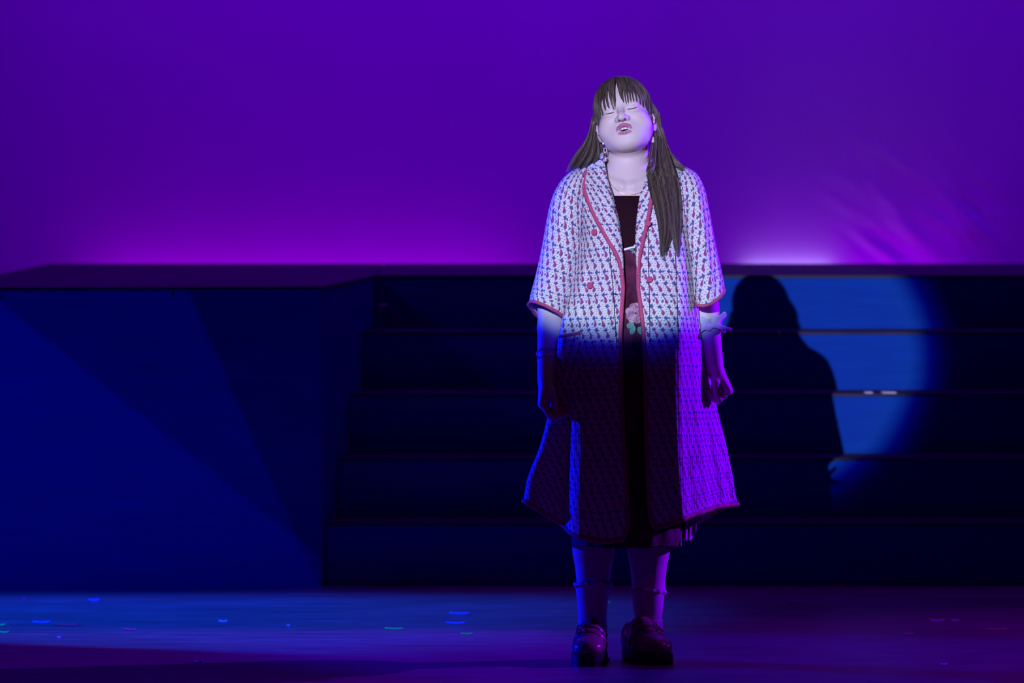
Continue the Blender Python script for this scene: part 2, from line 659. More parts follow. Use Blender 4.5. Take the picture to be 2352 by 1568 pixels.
def polygonise(field, lo, hi, h, B=20):
    """sparse surface nets over the box lo..hi with cell size h"""
    lo, hi = np.asarray(lo, float), np.asarray(hi, float)
    n = np.ceil((hi - lo) / h / B).astype(int)
    M = 100000
    vk, vp, quads = [], [], []
    g = np.arange(B + 1)
    I, J, K = np.meshgrid(g, g, g, indexing='ij')
    base = np.stack([I, J, K], -1).reshape(-1, 3)
    half = B * h * 0.5 * math.sqrt(3)
    for bi in range(n[0]):
        for bj in range(n[1]):
            for bk in range(n[2]):
                org = np.array([bi, bj, bk]) * B
                cen = lo + (org + B / 2) * h
                ops = field.near(cen, half)
                if not ops:
                    continue
                d0 = field.ev(cen[None], ops)[0]
                if abs(d0) > half * 2.0 + 0.03:
                    continue
                d = field.ev(lo + (org + base) * h, ops).reshape(B + 1, B + 1, B + 1)
                s = d < 0
                if s.all() or not s.any():
                    continue
                # cell vertices
                acc = np.zeros((B, B, B, 3))
                cnt = np.zeros((B, B, B))
                for ax in range(3):
                    o1, o2 = [(1, 2), (0, 2), (0, 1)][ax]
                    for p in (0, 1):
                        for q in (0, 1):
                            sl0 = [slice(0, B)] * 3
                            sl0[o1] = slice(p, B + p)
                            sl0[o2] = slice(q, B + q)
                            sl1 = list(sl0)
                            sl1[ax] = slice(1, B + 1)
                            a, b = d[tuple(sl0)], d[tuple(sl1)]
                            cr = (a < 0) != (b < 0)
                            t = np.where(cr, a / np.where(cr, a - b, 1), 0)
                            off = np.zeros((B, B, B, 3))
                            off[..., ax] = t
                            off[..., o1] = p
                            off[..., o2] = q
                            acc += off * cr[..., None]
                            cnt += cr
                ci, cj, ck = np.nonzero(cnt)
                ids = np.stack([ci, cj, ck], -1)
                pos = acc[ci, cj, ck] / cnt[ci, cj, ck][:, None] + ids
                gid = ids + org + 1
                vk.append((gid[:, 0] * M + gid[:, 1]) * M + gid[:, 2])
                vp.append(lo + (org + pos) * h)
                for ax in range(3):
                    o1, o2 = [(1, 2), (2, 0), (0, 1)][ax]
                    sl0 = [slice(0, B)] * 3
                    sl1 = [slice(0, B)] * 3
                    sl1[ax] = slice(1, B + 1)
                    a, b = s[tuple(sl0)], s[tuple(sl1)]
                    for flip, mk in ((False, a & ~b), (True, ~a & b)):
                        e = np.stack(np.nonzero(mk), -1)
                        if not len(e):
                            continue
                        e = e + org + 1
                        c4 = []
                        for p, q in ((0, 0), (-1, 0), (-1, -1), (0, -1)):
                            c = e.copy()
                            c[:, o1] += p
                            c[:, o2] += q
                            c4.append((c[:, 0] * M + c[:, 1]) * M + c[:, 2])
                        c4 = np.stack(c4, -1)
                        quads.append(c4[:, ::-1] if flip else c4)
    vk = np.concatenate(vk)
    vp = np.concatenate(vp)
    uq, fi = np.unique(vk, return_index=True)
    vp = vp[fi]
    qd = np.concatenate(quads)
    ix = np.clip(np.searchsorted(uq, qd), 0, len(uq) - 1)
    ok = (uq[ix] == qd).all(1)
    ix = ix[ok]
    # settle the vertices on the surface
    eps = h * 0.5
    for it in range(2):
        for s0_ in range(0, len(vp), 200000):
            pp = vp[s0_:s0_ + 200000]
            # evaluated in spatial chunks to keep the culling useful
            d = np.zeros(len(pp))
            gr = np.zeros((len(pp), 3))
            key = np.floor((pp - lo) / (h * 40)).astype(int)
            kk = (key[:, 0] * 1000 + key[:, 1]) * 1000 + key[:, 2]
            order = np.argsort(kk, kind='stable')
            cuts = np.nonzero(np.diff(kk[order]))[0] + 1
            for ch in np.split(order, cuts):
                q = pp[ch]
                c = q.mean(0)
                ops = field.near(c, np.linalg.norm(q - c, axis=1).max() + 2 * h)
                d[ch] = field.ev(q, ops)
                for ax in range(3):
                    e = np.zeros(3)
                    e[ax] = eps
                    gr[ch, ax] = (field.ev(q + e, ops) - field.ev(q - e, ops)) / (2 * eps)
            g2 = np.maximum((gr * gr).sum(1), 0.25)
            st = np.clip(-d / g2, -h * 0.6, h * 0.6)
            vp[s0_:s0_ + 200000] += gr * st[:, None] * 0.9
    return vp, ix


def A3(v):
    return np.array((v[0], v[1], v[2]), float)


BF = Field()
# ---- head frame: x to the viewer's right, y out of the face, z to the crown; numbers in millimetres
HP, HRoll, HYaw = math.radians(20), math.radians(12), math.radians(5)
HS = 0.00096
ex, ey, ez = np.array([1., 0, 0]), np.array([0, -math.cos(HP), math.sin(HP)]), np.array([0, math.sin(HP), math.cos(HP)])
ry = np.array([[math.cos(HRoll), 0, -math.sin(HRoll)], [0, 1, 0], [math.sin(HRoll), 0, math.cos(HRoll)]])
rz = np.array([[math.cos(HYaw), math.sin(HYaw), 0], [-math.sin(HYaw), math.cos(HYaw), 0], [0, 0, 1]])
HM = np.stack([ry @ (rz @ e) for e in (ex, ey, ez)], 1)        # columns: local axes in the world
HO = A3(P(1425, 249.5, -0.045)) - HM @ (np.array([0, 76., 0]) * HS)


def H(x, y, z):
    return HO + HM @ (np.array([x, y, z], float) * HS)


def to_head(p):
    return ((p - HO) @ HM) / HS


def hell(c, r, k=0.0, cut=False, rot=None):
    R = HM if rot is None else HM @ rot
    BF.ell(H(*c), np.array(r, float) * HS, k * HS, R, cut)


def hchain(pts, rads, k=0.0, cut=False, inner=1.5):
    BF.chain([H(*p) for p in pts], [r * HS for r in rads], k * HS, cut, inner * HS)


def rotx(a):
    a = math.radians(a)
    return np.array([[1, 0, 0], [0, math.cos(a), -math.sin(a)], [0, math.sin(a), math.cos(a)]])


def rotz(a):
    a = math.radians(a)
    return np.array([[math.cos(a), -math.sin(a), 0], [math.sin(a), math.cos(a), 0], [0, 0, 1]])


# torso, neck, shoulders (mostly under the clothes)
BF.ell(A3(P(1443, 800, 0.02)), (0.170, 0.105, 0.17))
BF.ell(A3(P(1443, 620, 0.02)), (0.140, 0.092, 0.22), 0.05)
BF.ell(A3(P(1444, 500, 0.025)), (0.125, 0.080, 0.125), 0.05)
BF.cone(A3(P(1440, 425, 0.03)), A3(P(1352, 446, 0.03)), 0.042, 0.038, 0.04)
BF.cone(A3(P(1445, 425, 0.03)), A3(P(1548, 446, 0.03)), 0.042, 0.038, 0.04)
BF.cone(A3(P(1442, 330, 0.045)), A3(P(1441, 440, 0.036)), 0.052, 0.057, 0.022)
# collar bones and the hollow between them
BF.cone(A3(P(1428, 428, -0.040)), A3(P(1375, 412, -0.01)), 0.007, 0.006, 0.02)
BF.cone(A3(P(1455, 428, -0.040)), A3(P(1510, 412, -0.01)), 0.007, 0.006, 0.02)
# legs
for kn, an, hp in (((1365, 1190), (1361, 1440), (1385, 860)), ((1490, 1190), (1489, 1440), (1500, 860))):
    BF.cone(A3(P(*hp, 0.02)), A3(P(*kn, 0.012)), 0.080, 0.058, 0.03)
    k_, a_ = P(*kn, 0.015), P(*an, 0.03)
    BF.chain([A3(k_), A3(k_ + (a_ - k_) * 0.30 + Vector((0, 0.012, 0))), A3(k_ + (a_ - k_) * 0.66 + Vector((0, 0.006, 0))), A3(a_)],
             [0.056, 0.053, 0.0405, 0.0335], 0.03, inner=0.01)
# arms
ARM_L = [P(1328, 462, 0.02), P(1268, 690, 0.020), P(1255, 872, -0.110)]
ARM_R = [P(1572, 462, 0.02), P(1616, 706, 0.035), P(1642, 850, -0.005)]
for A_ in (ARM_L, ARM_R):
    BF.cone(A3(A_[0]), A3(A_[1]), 0.040, 0.036, 0.03)
    md = A_[1] + (A_[2] - A_[1]) * 0.35
    BF.chain([A3(A_[1]), A3(md), A3(A_[2])], [0.0365, 0.033, 0.0235], 0.02, inner=0.006)


# hands
def nrm(v):
    return v / np.linalg.norm(v)


HANDS = []


def hand(wr, d, n, t, flex, thumb, s=1.0):
    wr = A3(wr)
    d = nrm(np.array(d, float))
    t = np.array(t, float)
    t = nrm(t - d * (t @ d))
    n = np.array(n, float)
    n = nrm(n - d * (n @ d) - t * (n @ t))
    info = {'fingers': []}
    offs = [0.0245, 0.0083, -0.0078, -0.0225]
    mcl = [0.066, 0.068, 0.064, 0.058]
    lens = [(0.037, 0.022, 0.018), (0.041, 0.026, 0.019), (0.038, 0.024, 0.018), (0.030, 0.018, 0.016)]
    rad = [0.0082, 0.0084, 0.0079, 0.0069]
    # palm
    for i in range(4):
        mp_ = wr + (d * mcl[i] + t * offs[i]) * s
        BF.cone(wr + t * offs[i] * 0.55 * s + d * 0.004, mp_, 0.0135 * s, 0.0112 * s, 0.012)
    BF.ell(wr + (d * 0.034 - n * 0.004) * s, np.array((0.030, 0.036, 0.013)) * s, 0.012, np.stack([t, d, n], 1))
    for i in range(4):
        p = wr + (d * mcl[i] + t * offs[i]) * s
        ang = 0.0
        pts, rr_ = [p - d * 0.006], [rad[i] * 1.08 * s]
        pts.append(p)
        rr_.append(rad[i] * 1.05 * s)
        for j in range(3):
            ang += math.radians(flex[i][j])
            dr = d * math.cos(ang) - n * math.sin(ang)
            p = p + dr * lens[i][j] * s
            pts.append(p)
            rr_.append(rad[i] * (1.0, 0.93, 0.78)[j] * s)
        BF.chain(pts, rr_, 0.0016, inner=0.003)
        info['fingers'].append(pts)
    # thumb leaves the side of the palm near its base
    tp = [wr + (d * 0.012 + t * 0.014 - n * 0.004) * s]
    for (a, b, c) in thumb:
        tp.append(wr + (d * a + t * b - n * c) * s)
    BF.chain(tp, [0.0145 * s, 0.0115 * s, 0.0092 * s, 0.0075 * s], 0.007, inner=0.004)
    info['thumb'] = tp
    HANDS.append(info)


# right-hand side of the picture: loosely closed fist, thumb side to the viewer
hand(P(1646, 850, -0.005), (0.50, -0.10, -0.86), (0.86, 0.0, 0.50), (-0.10, -1.0, 0.05),
     [(74, 62, 45), (78, 66, 45), (80, 68, 45), (82, 70, 45)],
     [(0.030, 0.034, 0.018), (0.056, 0.036, 0.030), (0.076, 0.033, 0.033)], 0.92)
# left-hand side of the picture: relaxed half-curled hand
hand(P(1254, 874, -0.113), (-0.16, -0.10, -0.98), (-0.98, -0.1, 0.16), (0.0, -1.0, 0.0),
     [(40, 46, 30), (46, 50, 32), (50, 54, 34), (52, 56, 34)],
     [(0.028, 0.030, 0.020), (0.054, 0.030, 0.032), (0.076, 0.024, 0.036)], 0.92)

# ---- head masses
hell((0, -14, 29), (73, 92, 78), 20)
hell((0, 14, -26), (66, 62, 78), 22)
for s_ in (-1, 1):
    hell((s_ * 39, 35, -42), (34, 36, 34), 16)             # full cheeks
    hell((s_ * 36, 50, -22), (22, 22, 14), 14)             # raised cheek under the eye
    hchain([(s_ * 52, -4, -50), (s_ * 43, 24, -76), (s_ * 14, 46, -88)], (17, 16, 16), 18)
hell((0, 57, -91), (26, 19, 16), 20)                        # chin
hell((0, 2, -78), (46, 36, 22), 18)                        # fullness under the chin
hell((0, 60, 22), (52, 20, 26), 16)                         # brow
for s_ in (-1, 1):
    hell((s_ * 26, 46, -72), (22, 24, 22), 20)
hell((0, 62, -58), (30, 22, 20), 18)                        # muzzle
for s_ in (-1, 1):
    hell((s_ * 30, 87, 1), (18, 13, 9), 12, True)          # orbits
    hell((s_ * 30, 60.0, 0), (17, 15.0, 13), 5)            # closed lids over the eyeball
# nose
hchain([(0, 73, 8), (0, 80, -8), (0, 91, -25), (0, 94, -30)], (7.0, 7.5, 10.0, 10.5), 7, inner=4)
for s_ in (-1, 1):
    hell((s_ * 12, 82, -31.5), (7.5, 10, 7.5), 8)
    hell((s_ * 7.2, 91, -38.5), (3.6, 5.0, 4.4), 1.2, True, rotz(s_ * 20))
hchain([(0, 90, -36), (0, 84, -41)], (3.0, 3.0), 3)
hchain([(0, 84, -38), (0, 86, -46)], (1.6, 2.0), 4, True)   # philtrum
# lips
UL = [(-21, 73, -64.2), (-15, 80, -55.7), (-7, 85, -50.4), (0, 86.5, -49.6), (7, 85, -50.4), (15, 80, -55.7), (21, 73, -64.2)]
LL = [(-21, 73, -65.7), (-13, 79, -69.2), (0, 81.5, -70.7), (13, 79, -69.2), (21, 73, -65.7)]
hchain(UL, (1.6, 3.3, 4.5, 4.6, 4.5, 3.3, 1.6), 3.0, inner=3)
hchain(LL, (1.2, 2.9, 3.4, 2.9, 1.2), 3.0, inner=3)
hchain([(-20, 75, -64), (-13, 76, -60.8), (-4, 76, -58.2), (4, 76, -58.2), (13, 76, -60.8), (20, 75, -64)], (1.8, 5.0, 6.8, 6.8, 5.0, 1.8), 1.2, True, 2.0)
hell((0, 72, -61), (16.5, 17, 6.4), 1.4, True)
# lid slits and folds
LID = {}
for s_ in (-1, 1):
    sl = [(s_ * 17, 71.0, -3.5), (s_ * 24, 74.3, -5.8), (s_ * 31, 74.6, -6.4), (s_ * 38, 72.3, -5.4), (s_ * 43.5, 68.2, -3.2)]
    LID[s_] = sl
    hchain(sl, (0.9, 1.5, 1.6, 1.5, 0.8), 1.2, True, 0.5)
    hchain([(s_ * 18, 72.5, 4), (s_ * 26, 75.5, 6.5), (s_ * 34, 75, 6.3), (s_ * 43, 69, 2.5)], (0.8, 1.3, 1.3, 0.8), 1.6, True, 0.5)
# ears
for s_ in (-1, 1):
    er = rotz(s_ * 24) @ rotx(-10)
    hell((s_ * 73, -12, -23), (7.5, 17, 28), 5, False, er)
    hell((s_ * 79, -7, -19), (6, 10.5, 18), 3, True, er)
    hchain([(s_ * 76, -2, -7), (s_ * 78.5, -2, -19), (s_ * 76, -1, -31)], (2.5, 3, 3), 3)

zn = P(1440, 464).z
hlo, hhi = np.array((HO[0] - 0.115, HO[1] - 0.125, zn)), np.array((HO[0] + 0.115, HO[1] + 0.135, HO[2] + 0.14))
hv, hf = polygonise(BF, hlo, hhi, 0.0012)
zk = 0.06
hl0, hl1 = P(1215, 990), P(1300, 850)
bv1, bf1 = polygonise(BF, (-0.12, -0.24, zk), (0.75, 0.20, P(1440, 372).z), 0.0032)


def in_box(v, f, lo, hi, keep):
    c = v[f].mean(1)
    ins = ((c > lo) & (c < hi)).all(1)
    return f[ins] if keep else f[~ins]


bf1 = in_box(bv1, bf1, hlo + 0.004, hhi - 0.004, False)
# finer pass over the two hands
hb = []
for (u0, v0, u1, v1) in ((1212, 975, 1312, 850), (1612, 950, 1702, 828)):
    q0, q1 = P(u0, v0, 0.0), P(u1, v1, 0.0)
    lo_, hi_ = np.array((q0.x, -0.26, q0.z)), np.array((q1.x, 0.10, q1.z))
    fv_, ff2 = polygonise(BF, lo_, hi_, 0.0015)
    bf1 = in_box(bv1, bf1, lo_ + 0.003, hi_ - 0.003, False)
    hb.append((fv_, ff2))
V_ = [hv, bv1] + [a for a, b in hb]
Fc = []
k0_ = 0
for v_, f_ in [(hv, hf), (bv1, bf1)] + hb:
    Fc.append(f_ + k0_)
    k0_ += len(v_)
V_ = np.concatenate(V_)
Fc = np.concatenate(Fc)
use = np.zeros(len(V_), bool)
use[Fc.ravel()] = True
remap = np.cumsum(use) - 1
V_, Fc = V_[use], remap[Fc]

# skin colours: lips, inner mouth, flush of the cheeks, nostrils, nails
q = to_head(V_)
cols = np.tile(np.array([0.74, 0.61, 0.60, 1.0]), (len(V_), 1))


def blend(mask, c):
    mask = np.clip(mask, 0, 1)[:, None]
    cols[:, :3] = cols[:, :3] * (1 - mask) + np.array(c) * mask


def chain_d(p, pts):
    d = np.full(len(p), 1e9)
    for a, b in zip(pts[:-1], pts[1:]):
        a, b = np.array(a, float), np.array(b, float)
        ab = b - a
        w_ = p - a
        h = np.clip(w_ @ ab / (ab @ ab), 0, 1)
        d = np.minimum(d, np.linalg.norm(w_ - h[:, None] * ab, axis=1))
    return d


headm = (np.abs(q) < np.array([100, 120, 130])).all(1)
for s_ in (-1, 1):
    dd = np.linalg.norm((q - np.array([s_ * 42, 52, -34])) / np.array([26, 30, 24]), axis=1)
    blend(headm * np.clip(1.1 - dd, 0, 1) * 0.5, (0.82, 0.46, 0.46))
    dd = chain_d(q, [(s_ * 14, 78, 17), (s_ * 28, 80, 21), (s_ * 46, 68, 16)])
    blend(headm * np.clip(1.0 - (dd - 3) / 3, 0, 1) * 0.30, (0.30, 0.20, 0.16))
    dd = np.linalg.norm((q - np.array([s_ * 74, -8, -23])) / np.array([14, 20, 30]), axis=1)
    blend(headm * np.clip(1.2 - dd, 0, 1) * 0.5, (0.75, 0.42, 0.38))
ul = np.minimum(chain_d(q, UL) - 5.8 - 1.0 * np.clip(1 - np.abs(q[:, 0]) / 18, 0, 1), chain_d(q, LL) - 4.6)
blend(headm * np.clip(0.5 - ul / 1.4, 0, 1) * (q[:, 1] > 66), (0.50, 0.18, 0.29))
mouth = np.linalg.norm((q - np.array([0, 66, -62])) / np.array([21, 15, 12]), axis=1)
blend(headm * np.clip((1.0 - mouth) * 5, 0, 1) * (q[:, 1] < 76), (0.05, 0.006, 0.01))
for s_ in (-1, 1):
    dd = np.linalg.norm((q - np.array([s_ * 7.2, 88, -36.5])) / np.array([4.6, 7, 4.4]), axis=1)
    blend(headm * np.clip((1.15 - dd) * 3, 0, 1), (0.25, 0.10, 0.10))
for info in HANDS:
    for pts in info['fingers'] + [info['thumb']]:
        dd = np.linalg.norm(V_ - (pts[-1]), axis=1)
        blend(np.clip((0.009 - dd) / 0.003, 0, 1) * 0.3, (0.85, 0.50, 0.48))

m = NT('pale_skin')
at = m.node('ShaderNodeAttribute', attribute_name='tint')
f1 = m.noise(m.coord('Object'), 900, 3, 0.6)
SKIN_M = m.set(m.mix(m.math('MULTIPLY', f1, 0.10), at.outputs['Color'], (0.66, 0.48, 0.45)), 0.5, 0, 0.3)
SKIN_M.node_tree.nodes['Principled BSDF'].inputs['Subsurface Weight'].default_value = 0.0
m.bump(f1, 0.06, 0.0006)

foot = G(1430, 1524)
person = empty('person', (P(1440, 700, 0.02).x, 0.02, 0.0))
tag(person, 'person singing with closed eyes in a long paisley robe over a dark velvet dress', 'person')
body = mesh_obj('body', V_.tolist(), Fc.tolist(), SKIN_M, person, True)
ca = body.data.color_attributes.new('tint', 'FLOAT_COLOR', 'POINT')
ca.data.foreach_set('color', cols.astype(np.float32).ravel())

# lashes along the closed lids
LASH_M = plain('dark_lashes', (0.03, 0.018, 0.015), 0.6)
for s_ in (-1, 1):
    pts_ = catmull([H(*p) for p in LID[s_]], 14)
    tube('eyelashes', [p + HM[:, 1] * 0.0004 for p in pts_], [0.0004 + 0.0006 * math.sin(PI * min(1, (i + 1) / 15)) for i in range(14)], LASH_M, body, 6)

# upper teeth
TOOTH_M = plain('white_teeth', (0.86, 0.85, 0.80), 0.25, 0, 0.5, 0.03)
tw = [(-4.5, 9.0, 9.6), (4.5, 9.0, 9.6), (-11.9, 6.4, 7.4), (11.9, 6.4, 7.4)]
for cx, wd, ht in tw:
    yy = 78.5 - cx * cx * 0.030
    ang = -cx * 0.05
    zt = -51.0 - abs(cx) * 0.2
    V2, F2 = [], []
    rows, cs = 8, 8
    for r in range(rows + 1):
        f = r / rows
        wv = wd * 0.5 * (0.86 + 0.14 * math.sin(min(1, f * 1.3) * PI / 2)) * (1.0 if f < 0.85 else 0.86)
        dp = 3.2 * (1 - 0.45 * f)
        for c in range(cs):
            a = 2 * PI * c / cs
            X_ = math.copysign(abs(math.cos(a)) ** 0.55, math.cos(a)) * wv
            Y_ = math.copysign(abs(math.sin(a)) ** 0.7, math.sin(a)) * dp
            V2.append(H(cx + X_ * math.cos(ang) - Y_ * math.sin(ang), yy + X_ * math.sin(ang) + Y_ * math.cos(ang), zt - ht * f + (0.6 if r == rows else 0)))
    for r in range(rows):
        for c in range(cs):
            c2 = (c + 1) % cs
            F2.append((r * cs + c, r * cs + c2, (r + 1) * cs + c2, (r + 1) * cs + c))
    F2.append(tuple(range(cs)))
    F2.append(tuple(rows * cs + c for c in range(cs)))
    mesh_obj('tooth', V2, F2, TOOTH_M, body, True)


# ------------------------------------------------------------------ clothes
# robe print: white cotton with staggered magenta paisley drops, blue sprigs and tiny leaves; UV in metres
def paisley_material():
    n = NT('white_paisley_quilted_cotton')
    uvn = n.node('ShaderNodeUVMap')
    sep = n.node('ShaderNodeSeparateXYZ')
    n.link(uvn.outputs[0], sep.inputs[0])
    U, V = sep.outputs[0], sep.outputs[1]
    # slight hand-printed wobble
    wob = n.noise(uvn.outputs[0], 38, 2, 0.5)
    U = n.math('ADD', U, n.math('MULTIPLY', n.math('SUBTRACT', wob, 0.5), 0.010))
    wv_ = n.noise(n.coord('UV', (31, 27, 1)), 1.0, 2, 0.5)
    V = n.math('ADD', V, n.math('MULTIPLY', n.math('SUBTRACT', wv_, 0.5), 0.012))

    def lattice(cw, ch, ou=0.0, ov=0.0, stagger=0.5):
        row = n.math('FLOOR', n.math('DIVIDE', n.math('ADD', V, ov), ch))
        odd = n.math('MULTIPLY', n.math('MODULO', n.math('ABSOLUTE', row), 2.0), stagger * cw)
        cu = n.math('SUBTRACT', n.math('FLOORED_MODULO', n.math('ADD', n.math('ADD', U, ou), odd), cw), cw / 2)
        cv = n.math('SUBTRACT', n.math('FLOORED_MODULO', n.math('ADD', V, ov), ch), ch / 2)
        return cu, cv

    def ell(cu, cv, x, y, a, b, ang=0.0, shear=0.0):
        du, dv_ = n.math('SUBTRACT', cu, x), n.math('SUBTRACT', cv, y)
        c, s = math.cos(ang), math.sin(ang)
        p = n.math('ADD', n.math('MULTIPLY', du, c / a), n.math('MULTIPLY', dv_, s / a))
        q = n.math('ADD', n.math('MULTIPLY', du, -s / b), n.math('MULTIPLY', dv_, c / b))
        return n.math('SQRT', n.math('ADD', n.math('MULTIPLY', p, p), n.math('MULTIPLY', q, q)))

    def inside(d, edge=1.0, soft=0.14):
        mr = n.node('ShaderNodeMapRange')
        n.link(d, mr.inputs[0])
        mr.inputs[1].default_value = edge - soft
        mr.inputs[2].default_value = edge + soft
        mr.inputs[3].default_value = 1
        mr.inputs[4].default_value = 0
        return mr.outputs[0]

    def union(*a):
        r = a[0]
        for b in a[1:]:
            r = n.math('MAXIMUM', r, b)
        return r

    CW, CH = 0.0228, 0.0300
    pu, pv = lattice(CW, CH)
    drop = union(inside(ell(pu, pv, 0.0, -0.0017, 0.0043, 0.0060)), inside(ell(pu, pv, 0.0013, 0.0042, 0.0028, 0.0040, -0.5), 1.0, 0.2),
                 inside(ell(pu, pv, 0.0037, 0.0066, 0.0020, 0.0015, 0.5), 1.0, 0.3))
    core = inside(ell(pu, pv, -0.0004, -0.0018, 0.0019, 0.0032), 1.0, 0.4)
    # blue sprig: diamond with a stalk, half a repeat away
    bu, bv = lattice(CW, CH, CW * 0.25, CH * 0.5)
    dia = n.math('ADD', n.math('DIVIDE', n.math('ABSOLUTE', bu), 0.0056), n.math('DIVIDE', n.math('ABSOLUTE', bv), 0.0066))
    wob2 = n.noise(uvn.outputs[0], 420, 2, 0.6)
    dia = n.math('ADD', dia, n.math('MULTIPLY', n.math('SUBTRACT', wob2, 0.5), 0.9))
    sprig = inside(dia, 1.0, 0.15)
    # small blue star between rows
    su, sv_ = lattice(CW, CH * 0.5, CW * 0.5 + 0.002, CH * 0.25)
    star = inside(n.math('ADD', ell(su, sv_, 0, 0, 0.0030, 0.0028), n.math('MULTIPLY', n.math('SUBTRACT', wob2, 0.5), 0.9)), 1.0, 0.15)
    # tiny curved leaves
    lu, lv = lattice(CW / 3.0, CH / 5.0, 0.003, 0.002, 0.42)
    arc = n.math('SUBTRACT', inside(ell(lu, lv, 0.0, 0.0, 0.0028, 0.0021, 0.6), 1.0, 0.10), inside(ell(lu, lv, 0.0008, 0.0010, 0.0029, 0.0021, 0.6), 1.0, 0.10), None, True)
    arc = n.math('MULTIPLY', arc, n.math('SUBTRACT', 1.0, union(drop, sprig), None, True))
    c = n.mix(n.math('MULTIPLY', arc, 1.0), (0.80, 0.80, 0.80), (0.03, 0.03, 0.09))
    c = n.mix(star, c, (0.10, 0.13, 0.36))
    c = n.mix(sprig, c, (0.11, 0.10, 0.34))
    c = n.mix(drop, c, (0.33, 0.07, 0.25))
    c = n.mix(n.math('MULTIPLY', core, 0.5), c, (0.20, 0.07, 0.30))
    # quilting channels and puckers
    q = n.math('ABSOLUTE', n.math('SINE', n.math('MULTIPLY', sep.outputs[0], PI / 0.0085)))
    chan = n.math('POWER', q, 0.5)
    pk = n.noise(n.coord('UV', (120, 45, 1)), 1.0, 3, 0.6)
    n.set(c, 0.85, 0, 0.15)
    n.bump(n.math('ADD', n.math('MULTIPLY', chan, 0.45), n.math('MULTIPLY', pk, 0.9)), 0.55, 0.0035)
    return n.m


ROBE_M = paisley_material()
m = NT('pink_bias_binding')
f1 = m.noise(m.coord('Object'), 260, 3, 0.6)
BIND_M = m.set(m.ramp(f1, [(0.3, (0.44, 0.065, 0.16)), (0.7, (0.60, 0.11, 0.24))]), 0.75, 0, 0.2)
m.bump(f1, 0.25, 0.001)
SEAM_M = plain('navy_seam_thread', (0.012, 0.012, 0.04), 0.8)
m = NT('burgundy_velvet')
f1 = m.noise(m.coord('Object'), 26, 4, 0.6)
sz_ = m.node('ShaderNodeSeparateXYZ')
m.link(m.coord('Object'), sz_.inputs[0])
waist = m.math('GREATER_THAN', sz_.outputs[2], P(1445, 571, -0.11).z)        # darker bodice above the ribbon
VELVET_M = m.set(m.mix(waist, m.ramp(f1, [(0.32, (0.035, 0.006, 0.020)), (0.7, (0.17, 0.030, 0.090))]), (0.020, 0.003, 0.010)), 0.75, 0, 0.1)
VELVET_M.node_tree.nodes['Principled BSDF'].inputs['Sheen Weight'].default_value = 0.15
VELVET_M.node_tree.nodes['Principled BSDF'].inputs['Sheen Tint'].default_value = (0.5, 0.12, 0.35, 1)
m.bump(f1, 0.25, 0.006)
RIBBON_M = plain('white_satin_ribbon', (0.85, 0.85, 0.86), 0.35, vary=0.04)
SOCK_M = plain('ribbed_cotton_sock', (0.62, 0.55, 0.58), 0.85, vary=0.08, scale=300, bump=0.2)

OFFS = random.Random(3)

